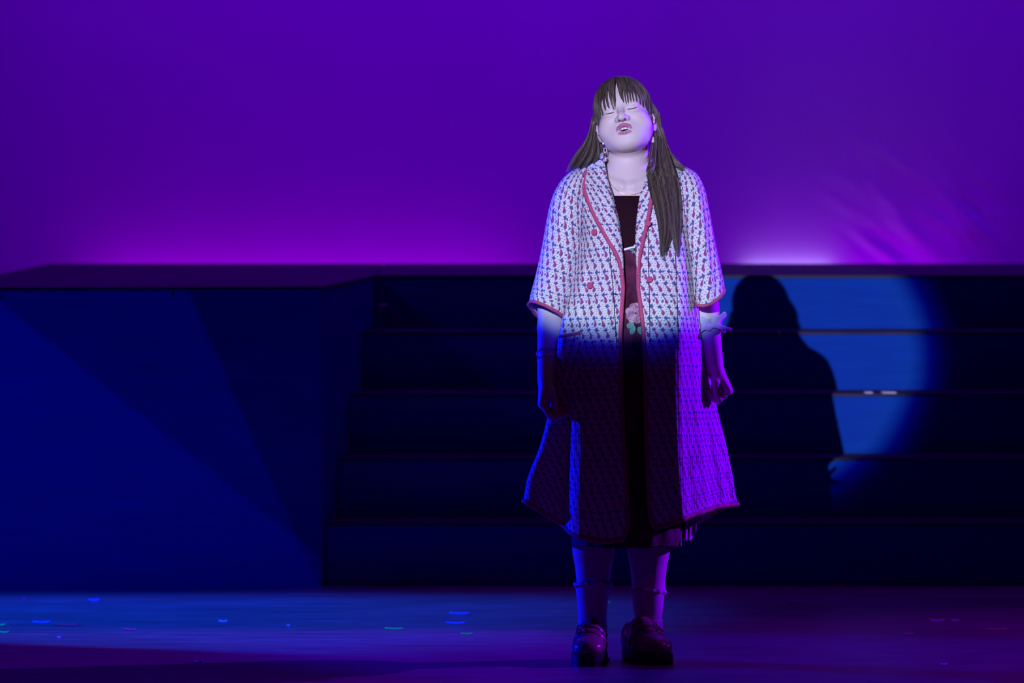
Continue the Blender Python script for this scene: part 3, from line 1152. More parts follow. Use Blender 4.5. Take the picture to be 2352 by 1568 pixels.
# ---- robe body: control net of (u, v, depth), columns run from the left front edge round the back to the right front edge
NET = [
    # neck and shoulder seam
    [(1386, 362, -0.010), (1362, 374, 0.000), (1335, 388, 0.012), (1322, 394, 0.028), (1316, 397, 0.045), (1330, 392, 0.068), (1370, 372, 0.085), (1440, 350, 0.098),
     (1505, 372, 0.085), (1566, 388, 0.068), (1588, 393, 0.045), (1580, 390, 0.026), (1560, 386, 0.012), (1530, 378, 0.000), (1497, 372, -0.012)],
    [(1396, 410, -0.055), (1372, 415, -0.050), (1340, 420, -0.030), (1325, 424, 0.000), (1312, 428, 0.035), (1325, 424, 0.080), (1370, 412, 0.112), (1442, 402, 0.122),
     (1508, 412, 0.112), (1578, 424, 0.080), (1594, 428, 0.035), (1588, 424, -0.008), (1562, 420, -0.036), (1522, 414, -0.056), (1484, 410, -0.062)],
    [(1409, 452, -0.090), (1385, 455, -0.092), (1348, 458, -0.066), (1332, 462, -0.030), (1320, 464, 0.025), (1330, 460, 0.080), (1375, 452, 0.120), (1442, 450, 0.130),
     (1510, 452, 0.120), (1572, 458, 0.080), (1588, 464, 0.030), (1582, 460, -0.035), (1556, 458, -0.074), (1510, 454, -0.095), (1470, 452, -0.096)],
    [(1428, 540, -0.128), (1398, 544, -0.134), (1356, 548, -0.106), (1338, 550, -0.060), (1326, 552, 0.005), (1335, 548, 0.080), (1378, 542, 0.130), (1443, 540, 0.142),
     (1512, 542, 0.130), (1576, 546, 0.080), (1592, 550, 0.020), (1586, 548, -0.050), (1562, 545, -0.110), (1510, 542, -0.136), (1460, 540, -0.128)],
    [(1432, 640, -0.140), (1396, 642, -0.150), (1350, 645, -0.122), (1330, 646, -0.105), (1312, 646, -0.040), (1325, 645, 0.080), (1372, 642, 0.135), (1443, 640, 0.150),
     (1516, 642, 0.135), (1582, 645, 0.080), (1598, 646, 0.015), (1592, 645, -0.055), (1568, 645, -0.128), (1512, 642, -0.152), (1464, 640, -0.140)],
    [(1425, 770, -0.148), (1384, 772, -0.158), (1332, 774, -0.132), (1308, 775, -0.118), (1284, 775, -0.098), (1300, 775, 0.085), (1358, 772, 0.145), (1445, 770, 0.162),
     (1530, 772, 0.145), (1596, 775, 0.085), (1613, 775, 0.010), (1600, 774, -0.060), (1566, 774, -0.145), (1518, 772, -0.160), (1479, 770, -0.150)],
    [(1428, 900, -0.150), (1382, 902, -0.160), (1326, 904, -0.140), (1302, 904, -0.112), (1270, 904, -0.095), (1285, 904, 0.095), (1350, 902, 0.160), (1446, 900, 0.175),
     (1545, 902, 0.160), (1616, 904, 0.095), (1634, 904, 0.020), (1612, 904, -0.058), (1566, 904, -0.150), (1522, 902, -0.163), (1482, 900, -0.154)],
    [(1433, 1020, -0.152), (1384, 1022, -0.164), (1326, 1022, -0.146), (1300, 1020, -0.098), (1246, 1016, -0.076), (1262, 1018, 0.105), (1340, 1022, 0.172), (1448, 1022, 0.188),
     (1560, 1022, 0.172), (1640, 1018, 0.105), (1659, 1016, 0.025), (1626, 1018, -0.055), (1571, 1020, -0.153), (1527, 1022, -0.166), (1485, 1020, -0.157)],
    [(1439, 1130, -0.154), (1386, 1134, -0.168), (1323, 1130, -0.150), (1293, 1116, -0.090), (1217, 1092, -0.064), (1246, 1100, 0.115), (1335, 1124, 0.182), (1450, 1130, 0.198),
     (1565, 1124, 0.182), (1655, 1106, 0.115), (1676, 1098, 0.028), (1638, 1102, -0.052), (1577, 1114, -0.155), (1532, 1124, -0.168), (1489, 1124, -0.160)],
    [(1441, 1212, -0.155), (1388, 1226, -0.170), (1322, 1212, -0.152), (1290, 1184, -0.088), (1208, 1136, -0.062), (1240, 1150, 0.118), (1332, 1185, 0.186), (1450, 1195, 0.203),
     (1568, 1190, 0.186), (1660, 1150, 0.118), (1684, 1142, 0.030), (1642, 1150, -0.050), (1581, 1170, -0.156), (1535, 1190, -0.169), (1494, 1192, -0.161)],
    [(1430, 1239, -0.155), (1386, 1244, -0.171), (1322, 1230, -0.152), (1289, 1204, -0.087), (1205, 1151, -0.062), (1238, 1172, 0.120), (1332, 1210, 0.188), (1450, 1220, 0.205),
     (1570, 1212, 0.188), (1662, 1166, 0.120), (1687, 1159, 0.030), (1644, 1165, -0.050), (1583, 1187, -0.156), (1536, 1205, -0.169), (1504, 1212, -0.161)],
]
NR, NC = 150, 230
net = np.array(NET, float)
net = catmull(net, NR)                                   # down
net = np.stack([catmull(r, NC) for r in net], 0)          # around
RB = np.zeros((NR, NC, 3))
for i in range(NR):
    for j in range(NC):
        RB[i, j] = P(*net[i, j])
# soft vertical folds that deepen towards the hem
tt = np.linspace(0, 1, NR)[:, None]
jj = np.linspace(0, 1, NC)[None, :]
fold = (0.0045 * np.sin(jj * 118 + 1.5 * np.sin(tt * 3 + jj * 9)) + 0.004 * np.sin(jj * 61 + 2.0 + tt * 1.4) + 0.0022 * np.sin(jj * 260 + tt * 6)) * np.clip((tt - 0.22) * 1.8, 0, 1)
edge = np.clip(np.minimum(jj, 1 - jj) / 0.05, 0, 1)
sidew = np.interp(jj, [0, 0.30, 0.40, 0.60, 0.70, 0.80, 1.0], [0.22, 0.22, 1, 1, 1, 0.45, 0.25])
du = np.gradient(RB, axis=1)
dvv = np.gradient(RB, axis=0)
nr = np.cross(du, dvv)
nr /= np.linalg.norm(nr, axis=2, keepdims=True) + 1e-12
# make the normals point outward
cen = RB.mean(axis=1, keepdims=True)
sgn = np.sign(((RB - cen) * nr).sum(2).mean())
nr *= sgn
RB += nr * (fold * edge * sidew)[..., None]
arc_u = np.concatenate([np.zeros((NR, 1)), np.cumsum(np.linalg.norm(np.diff(RB, axis=1), axis=2), 1)], 1)
arc_v = np.concatenate([np.zeros((1, NC)), np.cumsum(np.linalg.norm(np.diff(RB, axis=0), axis=2), 0)], 0)
mid_u = arc_u[int(NR * 0.45)]
uu_ = np.where(np.arange(NC)[None] < NC // 2, arc_u, arc_u - arc_u[:, -1:])          # measured from the nearer front edge
uvs = np.stack([uu_, np.broadcast_to(-arc_v[:, 40:41], (NR, NC))], -1).reshape(-1, 2)
faces = [(i * NC + j, (i + 1) * NC + j, (i + 1) * NC + j + 1, i * NC + j + 1) for i in range(NR - 1) for j in range(NC - 1)]
t0_, t1_, t2_ = RB[70, 20], RB[71, 20], RB[70, 21]
if np.cross(t1_ - t0_, t2_ - t0_)[1] > 0:                # fronts face the audience
    faces = [f[::-1] for f in faces]
robe_v = RB.reshape(-1, 3)

# ---- sleeves: rings given by outer and inner picture points, depth centre, depth radius and lift of the front edge
SL = {
    'l': [((1330, 384), (1352, 425), 0.020, 0.055, 0), ((1300, 402), (1350, 470), 0.010, 0.072, 0), ((1276, 434), (1348, 500), 0.000, 0.078, 0),
          ((1260, 480), (1344, 535), -0.004, 0.080, 0), ((1246, 555), (1338, 590), -0.006, 0.080, 0), ((1230, 630), (1324, 655), -0.006, 0.080, 3),
          ((1220, 672), (1313, 700), -0.008, 0.078, 8), ((1215, 698), (1303, 742), -0.010, 0.076, 17)],
    'r': [((1575, 382), (1550, 425), 0.020, 0.055, 0), ((1603, 402), (1556, 470), 0.010, 0.070, 0), ((1619, 436), (1560, 505), 0.000, 0.076, 0),
          ((1629, 480), (1566, 535), -0.004, 0.078, 0), ((1643, 555), (1576, 590), -0.006, 0.078, -2), ((1657, 622), (1584, 645), -0.006, 0.078, -6),
          ((1663, 650), (1588, 675), -0.008, 0.076, -10), ((1664, 664), (1592, 690), -0.010, 0.074, -13)],
}
robe = empty('robe', (person.location.x, 0, 0))
robe.parent = person
robe.matrix_parent_inverse = person.matrix_world.inverted()
shell = mesh_obj('robe_body', robe_v.tolist(), faces, ROBE_M, robe, True, uvs)
so = shell.modifiers.new('thickness', 'SOLIDIFY')
so.thickness = 0.005
so.offset = -1
BVH_L = [(robe_v, faces)]
HEMS = {}
for key in ('l', 'r'):
    rings = np.array([[*a, *b, c, d, e] for a, b, c, d, e in SL[key]], float)
    rings = catmull(rings, 70)
    NS = 96
    S = np.zeros((70, NS, 3))
    for i, (ou, ov, iu, iv, yc, yr, lift) in enumerate(rings):
        for k in range(NS):
            an = 2 * PI * k / (NS - 1)
            c, s = math.cos(an), math.sin(an)
            c = math.copysign(abs(c) ** 0.85, c)
            u_ = (ou + iu) / 2 + (ou - iu) / 2 * c
            v_ = (ov + iv) / 2 + (ov - iv) / 2 * c + lift * s
            if key == 'l':
                v_ += 10 * (1 - c * c) * (i / 69.0) ** 4 * (0.2 if s < 0 else 0.5)
            else:
                v_ += 9 * (1 - c * c) * (i / 69.0) ** 4
            f = 0.35 * math.sin(an * 5 + i * 0.06) + 0.25 * math.sin(an * 9 + i * 0.11 + 2)
            S[i, k] = P(u_, v_, yc + s * yr * (1 + 0.03 * f))
            S[i, k] += np.array([c, s, 0]) * 0.0035 * f * min(1, i / 20.0)
    S[:, -1] = S[:, 0]
    au = np.concatenate([[0], np.cumsum(np.linalg.norm(np.diff(S[45], axis=0), axis=1))])
    av = np.concatenate([[0], np.cumsum(np.linalg.norm(np.diff(S[:, NS // 2], axis=0), axis=1))])
    uv_ = np.stack([np.broadcast_to(au[None] + 0.013, (70, NS)), np.broadcast_to(-av[:, None] + 0.004, (70, NS))], -1).reshape(-1, 2)
    fs2 = [(i * NS + k, (i + 1) * NS + k, (i + 1) * NS + k + 1, i * NS + k + 1) for i in range(69) for k in range(NS - 1)]
    a_, b_, c_ = S[35, 10], S[36, 10], S[35, 11]
    nn = np.cross(b_ - a_, c_ - a_)
    out = a_ - S[35].mean(0)
    if nn @ out < 0:
        fs2 = [f[::-1] for f in fs2]
    sv = S.reshape(-1, 3)
    slv = mesh_obj('sleeve', sv.tolist(), fs2, ROBE_M, robe, True, uv_)
    so = slv.modifiers.new('thickness', 'SOLIDIFY')
    so.thickness = 0.004
    so.offset = -1
    BVH_L.append((sv, fs2))
    hem = [Vector(p) for p in S[-1]]
    HEMS[key] = hem
    tube('hem_binding', hem, 0.0046, BIND_M, slv, 8)

VV, FF = merge_data([([tuple(p) for p in a], b) for a, b in BVH_L])
BVH = BVHTree.FromPolygons([Vector(p) for p in VV], FF)
BODY_BVH = BVHTree.FromPolygons([Vector(p) for p in robe_v], faces)


def hit(u, v, off=0.0, tree=None):
    """first point of the robe on the line of sight through (u, v), raised by off along its normal"""
    d = ray(u, v).normalized()
    loc, n_, ix_, ds = (tree or BVH).ray_cast(CAM, d)
    if loc is None:
        p = P(u, v, -0.012 if v < 395 else -0.14)
        return p, Vector((0, -1, 0))
    if n_.dot(d) > 0:
        n_ = -n_
    return loc + n_ * off, n_


# ---- front edge binding and hem binding follow the mesh edge
ledge = [Vector(RB[i, 0]) for i in range(NR)]
redge = [Vector(RB[i, NC - 1]) for i in range(NR)]
hemrow = [Vector(RB[NR - 1, j]) for j in range(NC)]
# ---- lapels turned out over the fronts, bound along the turned edge
LAP = {
    'l': ([(1389, 376), (1394, 404), (1406, 450), (1418, 500), (1427, 545), (1431, 590), (1432, 632)],
          [(1348, 388), (1343, 406), (1343, 436), (1364, 492), (1394, 547), (1420, 592), (1431, 634)]),
    'r': ([(1494, 382), (1484, 408), (1470, 450), (1463, 500), (1460, 545), (1461, 590), (1464, 634)],
          [(1528, 378), (1512, 398), (1499, 440), (1490, 492), (1478, 547), (1468, 592), (1465, 636)]),
}
LAPB = {}
for key, (roll, bnd) in LAP.items():
    ro = catmull(roll, 60)
    bo = catmull(bnd, 60)
    L_ = np.zeros((60, 16, 3))
    for i in range(60):
        for j in range(16):
            f = j / 15
            q_ = ro[i] * (1 - f) + bo[i] * f
            p_, n_ = hit(q_[0], q_[1], 0.0, BODY_BVH)
            off = 0.006 + 0.004 * math.sin(PI * f) if f > 0.02 else 0.003
            if f < 0.12 and abs(p_.y) < 0.001:
                p_ = P(q_[0], q_[1], -0.1)
            L_[i, j] = p_ + Vector((0, -1, 0.0)) * off
    for i in range(60):
        yref = np.median(L_[i, 6:13, 1])
        for j in range(14, -1, -1):
            if abs(L_[i, j, 1] - L_[i, j + 1, 1]) > 0.012 or L_[i, j, 1] > yref + 0.05:
                f = j / 15
                q_ = ro[i] * (1 - f) + bo[i] * f
                L_[i, j] = P(q_[0], q_[1], L_[i, j + 1, 1])
    lu = np.concatenate([np.zeros((60, 1)), np.cumsum(np.linalg.norm(np.diff(L_, axis=1), axis=2), 1)], 1)
    lv = np.concatenate([[0], np.cumsum(np.linalg.norm(np.diff(L_[:, 8], axis=0), axis=1))])
    uvl = np.stack([lu + 0.2, np.broadcast_to(-lv[:, None] + 0.07, (60, 16))], -1).reshape(-1, 2)
    fl_ = [(i * 16 + j, (i + 1) * 16 + j, (i + 1) * 16 + j + 1, i * 16 + j + 1) for i in range(59) for j in range(15)]
    lp = mesh_obj('lapel', L_.reshape(-1, 3).tolist(), fl_, ROBE_M, robe, True, uvl)
    so = lp.modifiers.new('thickness', 'SOLIDIFY')
    so.thickness = 0.003
    so.offset = 0
    LAPB[key] = [Vector(L_[i, 15]) for i in range(57)]
cl_ = next(i for i in range(NR) if net[i, 0, 1] > 655)
cr_ = next(i for i in range(NR) if net[i, NC - 1, 1] > 655)
edgep = LAPB['l'] + ledge[cl_:] + hemrow[1:-1] + redge[cr_:][::-1] + LAPB['r'][::-1]
tube('edge_binding', edgep, [0.0058 * min(1.0, 0.25 + 0.15 * min(k_, len(edgep) - 1 - k_)) for k_ in range(len(edgep))], BIND_M, shell, 8)
# collar band behind the neck
cb = [P(u, v, y) for u, v, y in [(1388, 366, -0.006), (1384, 358, 0.03), (1400, 352, 0.075), (1440, 348, 0.095), (1484, 352, 0.075), (1499, 362, 0.03), (1496, 373, -0.008)]]
cbp = [Vector(p) for p in catmull([tuple(p) for p in cb], 40)]
cbv, cbf = tube_data(cbp, 0.008, 10, True)
mesh_obj('collar', cbv, cbf, ROBE_M, robe, True, [(v.x * 1.0 + 0.4, v.z) for v in cbv])

# ---- seams, buttons, pocket
for path in ([(1399, 560), (1404, 620), (1409, 680), (1413, 740), (1417, 800)],
             [(1488, 470), (1490, 540), (1490, 620), (1492, 700), (1493, 790)],
             [(1551, 585), (1554, 650), (1556, 720), (1559, 800)]):
    pts_ = [hit(u, v, 0.0006, BODY_BVH)[0] for u, v in catmull(path, 40)]
    tube('seam', pts_, 0.0011, SEAM_M, shell, 5)
tube('seam', [hit(u, v, 0.001, BODY_BVH)[0] for u, v in catmull([(1409, 675), (1419, 677)], 6)], 0.0013, SEAM_M, shell, 5)
for bu_, bv_, br in ((1367, 534, 0.0088), (1357, 656, 0.0088), (1489, 516, 0.0088), (1493, 642, 0.0080)):
    p_, n_ = hit(bu_, bv_, 0.010 if bv_ < 560 and bu_ > 1480 else 0.0035)
    t1 = n_.cross(Vector((0, 0, 1))).normalized()
    t2 = n_.cross(t1).normalized()
    prof = [(0.0, 0.004), (0.25, 0.0040), (0.45, 0.0030), (0.62, 0.0046), (0.85, 0.0042), (1.0, 0.002), (1.0, 0.0)]
    V2, F2 = [], []
    for r_, h_ in prof:
        for k in range(20):
            an = 2 * PI * k / 20
            V2.append(p_ + (t1 * math.cos(an) + t2 * math.sin(an)) * (r_ * br + 1e-5) + n_ * h_)
    for a in range(len(prof) - 1):
        for k in range(20):
            k2 = (k + 1) % 20
            F2.append((a * 20 + k, a * 20 + k2, (a + 1) * 20 + k2, (a + 1) * 20 + k))
    F2.append(tuple(range(20)))
    mesh_obj('button', V2, F2, BIND_M, robe, True)
# patch pocket on the left front
pk = np.zeros((24, 14, 3))
for i in range(24):
    fi = i / 23
    v_ = 772 + fi * 106
    ul_, ur_ = 1286 + 6 * fi, 1332 + 2 * fi
    for j in range(14):
        fj = j / 13
        p_, n_ = hit(ul_ + (ur_ - ul_) * fj, v_ - (8 * fj if i == 0 else 8 * fj * (1 - fi)), 0.0, BODY_BVH)
        bulge = 0.004 + 0.012 * math.sin(PI * fj) * (0.5 + 0.5 * math.cos(PI * fi * 0.9))
        pk[i, j] = p_ + Vector((0, -1, 0)) * bulge
pkuv = [(0.9 + j * 0.004, -i * 0.0053) for i in range(24) for j in range(14)]
pko = mesh_obj('pocket', pk.reshape(-1, 3).tolist(), [(i * 14 + j, (i + 1) * 14 + j, (i + 1) * 14 + j + 1, i * 14 + j + 1) for i in range(23) for j in range(13)], ROBE_M, robe, True, pkuv)
so = pko.modifiers.new('thickness', 'SOLIDIFY')
so.thickness = 0.003
tube('pocket_binding', [Vector(p) for p in pk[0]], 0.0042, BIND_M, pko, 8)

# ---- velvet dress
DR = [  # v, left u, right u, centre depth, front radius, back radius
    (452, 1392, 1492, 0.02, 0.092, 0.075), (480, 1372, 1516, 0.02, 0.112, 0.085), (530, 1352, 1540, 0.02, 0.132, 0.092), (575, 1350, 1544, 0.02, 0.134, 0.092),
    (640, 1346, 1548, 0.02, 0.138, 0.10), (740, 1328, 1562, 0.02, 0.148, 0.11), (860, 1316, 1572, 0.02, 0.154, 0.125), (1000, 1318, 1572, 0.02, 0.158, 0.13),
    (1120, 1316, 1570, 0.02, 0.160, 0.135), (1210, 1316, 1566, 0.02, 0.162, 0.14), (1256, 1316, 1560, 0.02, 0.162, 0.14)]
dr = catmull(np.array(DR, float), 110)
ND = 140
D_ = np.zeros((110, ND, 3))
for i, (v, ul_, ur_, yc, rf, rb) in enumerate(dr):
    cx, hw = (ul_ + ur_) / 2, (ur_ - ul_) / 2
    for k in range(ND):
        an = 2 * PI * k / ND
        c, s = math.cos(an), math.sin(an)
        c2_ = math.copysign(abs(c) ** 0.8, c)
        s2_ = math.copysign(abs(s) ** 0.8, s)
        f = 1 + 0.012 * math.sin(an * 17 + i * 0.03) * min(1, max(0, (v - 580) / 200))
        vv_ = v
        if i < 3 and s > -0.2:
            vv_ = v
        D_[i, k] = P(cx + hw * c2_ * f, vv_ + (2.5 * math.sin(an * 3) if i > 105 else 0), yc + s2_ * (rb if s > 0 else rf) * f)
dfc = [(i * ND + k, (i + 1) * ND + k, (i + 1) * ND + (k + 1) % ND, i * ND + (k + 1) % ND) for i in range(109) for k in range(ND)]
dfc = [f[::-1] for f in dfc]
dress = mesh_obj('dress', D_.reshape(-1, 3).tolist(), dfc, VELVET_M, person, True)
so = dress.modifiers.new('thickness', 'SOLIDIFY')
so.thickness = 0.003
so.offset = -1
tag(dress, 'dark burgundy velvet dress')
DRESS_BVH = BVHTree.FromPolygons([Vector(p) for p in D_.reshape(-1, 3)], dfc)
neckl = [Vector(p) for p in D_[0]]
tube('neckline_edge', neckl + neckl[:1], 0.0028, VELVET_M, dress, 6)
# satin ribbon at the high waist with a little bow of leaves
pts_ = []
for u, v in catmull([(1380, 584), (1410, 580), (1432, 573.5), (1458, 567), (1480, 563), (1510, 562)], 30):
    pts_.append(hit(u, v, 0.003, DRESS_BVH)[0])
tube('waist_ribbon', pts_, 0.0032, RIBBON_M, dress, 8, ((0, -1, 0), 0.5))


# ------------------------------------------------------------------ hair
m = NT('ash_brown_hair')
at = m.node('ShaderNodeAttribute', attribute_name='strand')
HAIR_M = m.set(m.ramp(at.outputs['Fac'], [(0.0, (0.018, 0.013, 0.012)), (0.40, (0.080, 0.060, 0.047)), (0.75, (0.22, 0.170, 0.135)), (1.0, (0.40, 0.33, 0.27))]), 0.30, 0, 0.7)

RH = np.random.default_rng(11)
PATHS, RADS, TONES = [], [], []
NPT = 15
SKC = np.array([0.0, -12.0, 29.0])
SKR = np.array([78.0, 98.0, 85.0])


def strand(pts, r0=0.00055, tone=0.5, thin=0.35):
    PATHS.append(catmull(np.asarray(pts, float), NPT))
    RADS.append(r0 * np.concatenate([np.linspace(0.7, 1, 4), np.ones(NPT - 8), np.linspace(1, thin, 4)]))
    TONES.append(tone)


def sk(n, lift=1.0):
    """direction in skull space -> world point on the (lifted) skull"""
    n = np.asarray(n, float)
    n = n / np.linalg.norm(n)
    return H(*(SKC + SKR * n * lift))


def unit(x, y, z):
    """head-local millimetres -> skull direction"""
    n = (np.array([x, y, z], float) - SKC) / SKR
    return n / np.linalg.norm(n)


def slerp(a, b, f):
    d = np.clip(a @ b, -1, 1)
    w_ = math.acos(d)
    if w_ < 1e-4:
        return a
    return (math.sin((1 - f) * w_) * a + math.sin(f * w_) * b) / math.sin(w_)


# fringe: clumped strands fanning from the crown to the brows
tipx = [-70, -62, -52, -42, -32, -22, -15, -9, -3, 4, 11, 20, 30, 40, 50, 60, 68]
tipz = [-34, -22, -6, 6, 14, 9, 1, 16, 40, 34, 18, 14, 16, 17, 12, 2, -16]
clump = np.array([-68, -61, -54, -47, -38, -30, -17, -13, 12, 18, 24, 31, 37, 44, 51, 58, 65], float)
for k in range(2300):
    xt = RH.uniform(-70, 68)
    cl = clump[np.argmin(np.abs(clump - xt))]
    pinch = RH.uniform(0.45, 0.95)
    if -7 < xt < 6 and RH.random() < 0.4:
        continue
    xe = xt + (cl - xt) * pinch
    zt = np.interp(xe, tipx, tipz) + RH.normal(0, 2.5) + (RH.exponential(5) if RH.random() < 0.25 else 0)
    n1 = unit(xe, SKC[1] + SKR[1] * math.sqrt(max(0.02, 1 - (xe / SKR[0]) ** 2 - ((zt - SKC[2]) / SKR[2]) ** 2)), zt)
    xr = xt * 0.42 + RH.normal(0, 3) + 2
    n0 = unit(xr, RH.uniform(-8, 34), 112)
    nm = unit(xt * 0.9, 60, 84 - 0.006 * xt * xt)
    l0, l1 = RH.uniform(0.985, 1.02), RH.uniform(0.995, 1.03)
    pts = []
    for f in np.linspace(0, 1, 7):
        a = slerp(slerp(n0, nm, f), slerp(nm, n1, f), f)
        pts.append(sk(a, l0 + (l1 - l0) * f + 0.018 * math.sin(PI * f)))
    strand(pts, 0.00046, RH.beta(2, 3))

# hair swept back from the parting over the sides and the back of the head
for k in range(1900):
    sd_ = RH.choice([-1, 1])
    th = RH.uniform(0.0, 1.0)
    n0 = unit(RH.uniform(-12, 12), 30 - 60 * th + RH.normal(0, 6), 111)
    n1 = unit(sd_ * RH.uniform(66, 78), RH.uniform(-70, -5), RH.uniform(-45, 10))
    nm = unit(sd_ * 70, 35 - 95 * th, 70)
    lf = RH.uniform(0.985, 1.035)
    strand([sk(slerp(slerp(n0, nm, f), slerp(nm, n1, f), f), lf) for f in np.linspace(0, 1, 7)], 0.0006, RH.beta(2, 4))
for k in range(500):
    n0 = unit(RH.uniform(-25, 25), RH.uniform(-60, -10), 106)
    n1 = unit(RH.uniform(-70, 70), -95, RH.uniform(-50, 0))
    strand([sk(slerp(n0, n1, f), RH.uniform(0.99, 1.03)) for f in np.linspace(0, 1, 6)], 0.0006, RH.beta(2, 4))
# little crown knot of the half-up tail behind the head
for k in range(160):
    a = RH.uniform(0, 2 * PI)
    n0 = unit(14 + 10 * math.cos(a), -40 + 10 * math.sin(a), 120)
    n1 = unit(16 + 16 * math.cos(a), -62 + 14 * math.sin(a), 112)
    strand([sk(n0, 1.0), sk(slerp(n0, n1, 0.5), 1.07), sk(n1, 1.02)], 0.0006, RH.beta(2, 4))


def lock(ctrl, count, sd_, on_robe=False, r=0.0006, tone=(2, 3), wave=0.0):
    """hanging lock: ctrl rows of (u, v, depth, half width in px, half depth in m)"""
    for k in range(count):
        a = RH.uniform(-1, 1)
        b = RH.uniform(-1, 1)
        th = RH.uniform(-0.2, 1)
        n0 = unit(sd_ * RH.uniform(10, 40), RH.uniform(-50, 10), 106)
        n1 = unit(sd_ * RH.uniform(73, 78), RH.uniform(-40, -6), RH.uniform(8, 34))
        pts = [sk(slerp(n0, n1, f), RH.uniform(1.0, 1.02)) for f in (0.35, 0.7, 1.0)]
        cut = RH.uniform(0.15, 1.0) if RH.random() < 0.7 else 1.0
        ph = RH.uniform(0, 6)
        rows = ctrl if cut == 1.0 else ctrl[:-1] + [tuple(np.array(ctrl[-2]) * (1 - cut) + np.array(ctrl[-1]) * cut)]
        for i, (u, v, y, wu, wy) in enumerate(rows):
            uu = u + a * wu + wave * math.sin(i * 1.3 + ph)
            if on_robe and v > 395:
                yy = hit(uu, v)[0].y - 0.004 - (b + 1) * wy
            else:
                yy = y + b * wy
            pts.append(np.array(P(uu, v + RH.normal(0, 2), yy)))
        full = catmull(np.asarray(pts, float), 44)
        keep = int(44 * (1.0 - 0.17 * RH.beta(1.2, 2.2)))
        strand(full[:keep], r, float(np.clip(0.62 * RH.beta(*tone) + 0.38 * (0.5 + 0.5 * math.sin(a * 11 + b * 3 + 1.3)), 0, 1)), 0.2)


# left: falls behind the shoulder
lock([(1364, 272, 0.040, 4, 0.018), (1362, 300, 0.048, 8, 0.018), (1359, 328, 0.055, 17, 0.018), (1350, 355, 0.062, 28, 0.02), (1337, 378, 0.066, 30, 0.02), (1322, 400, 0.075, 26, 0.02)], 900, -1, r=0.00046)
lock([(1376, 330, 0.060, 8, 0.010), (1380, 350, 0.065, 10, 0.014), (1374, 372, 0.07, 16, 0.015), (1364, 395, 0.08, 18, 0.015)], 260, -1)
lock([(1356, 310, 0.045, 3, 0.010), (1348, 345, 0.055, 6, 0.01), (1330, 372, 0.06, 8, 0.01), (1306, 396, 0.062, 8, 0.01)], 60, -1, tone=(3, 2))
# right: falls forward over the chest in two tails
lock([(1511, 262, 0.042, 3, 0.016), (1513, 288, 0.042, 5, 0.016), (1511, 312, 0.034, 10, 0.014), (1511, 332, 0.022, 14, 0.016), (1510, 352, 0.000, 17, 0.016), (1510, 385, -0.055, 22, 0.010), (1517, 425, -0.10, 28, 0.010),
      (1527, 470, -0.13, 26, 0.009), (1531, 520, -0.15, 18, 0.008), (1526, 560, -0.15, 11, 0.006), (1521, 604, -0.15, 5, 0.004)], 850, 1, True, r=0.00046, wave=1.2)
lock([(1511, 262, 0.042, 3, 0.016), (1514, 288, 0.042, 5, 0.016), (1516, 312, 0.034, 9, 0.014), (1520, 332, 0.022, 11, 0.016), (1524, 352, 0.000, 13, 0.016), (1530, 385, -0.045, 18, 0.010), (1539, 425, -0.10, 22, 0.010),
      (1547, 470, -0.13, 18, 0.009), (1552, 520, -0.15, 13, 0.008), (1554, 555, -0.15, 8, 0.006), (1558, 602, -0.15, 3, 0.004)], 720, 1, True, r=0.00046, wave=1.0)
# right: short curl against the neck, wisps over the shoulder
lock([(1503, 320, 0.02, 5, 0.008), (1500, 352, -0.02, 8, 0.010), (1496, 385, -0.07, 9, 0.006), (1486, 402, -0.085, 8, 0.006), (1473, 407, -0.09, 4, 0.004), (1467, 414, -0.09, 4, 0.003)], 150, 1, True, tone=(3, 2))
lock([(1522, 310, 0.03, 4, 0.008), (1533, 345, 0.02, 6, 0.010), (1552, 376, 0.0, 8, 0.008), (1576, 392, 0.0, 9, 0.006), (1598, 412, 0.0, 10, 0.004)], 110, 1, True, tone=(2, 2))
for (c_, n_) in (([(1519, 290, 0.02, 2, 0.004), (1528, 318, 0.02, 2, 0.004), (1530, 345, 0.02, 2, 0.004), (1527, 372, 0.01, 3, 0.004)], 5), ([(1514, 300, 0.02, 3, 0.004), (1535, 352, 0.02, 4, 0.004), (1560, 372, 0.02, 6, 0.004), (1580, 388, 0.01, 8, 0.004)], 7)):
    lock(c_, n_, 1, False, 0.0004, (4, 2))
# strands in front of the ears
for k in range(60):
    n0 = unit(-45, 40, 95)
    strand([sk(n0), sk(unit(-70, 25, 40), 1.01), H(-72 + RH.normal(0, 1.2), 22 + RH.normal(0, 3), 0), H(-70 + RH.normal(0, 1.5), 16 + RH.normal(0, 3), -32 + RH.normal(0, 8))], 0.0005, RH.beta(2, 3))
    strand([sk(unit(45, 40, 95)), sk(unit(70, 22, 42), 1.01), H(73 + RH.normal(0, 1.2), 16 + RH.normal(0, 3), 0), H(73 + RH.normal(0, 1.5), 8 + RH.normal(0, 3), -26 + RH.normal(0, 8))], 0.0005, RH.beta(2, 3))

PT = np.array(PATHS)
# keep every strand outside the skin of the head
flat = PT.reshape(-1, 3).copy()
tl = to_head(flat)
sel = np.nonzero((np.abs(tl) < np.array([95, 120, 130])).all(1))[0]
hops = BF.near(HO, 0.12)
for it in range(2):
    for ch in np.array_split(sel, 8):
        p_ = flat[ch]
        d_ = BF.ev(p_, hops)
        bad = d_ < 0.0014
        if not bad.any():
            continue
        pb_ = p_[bad]
        g_ = np.stack([BF.ev(pb_ + e_, hops) - BF.ev(pb_ - e_, hops) for e_ in np.eye(3) * 0.001], 1)
        g_ /= np.linalg.norm(g_, axis=1, keepdims=True) + 1e-9
        step = np.clip(0.0018 - d_[bad], 0, 0.02)
        flat[ch[bad]] = pb_ + g_ * step[:, None]
PT = flat.reshape(PT.shape)
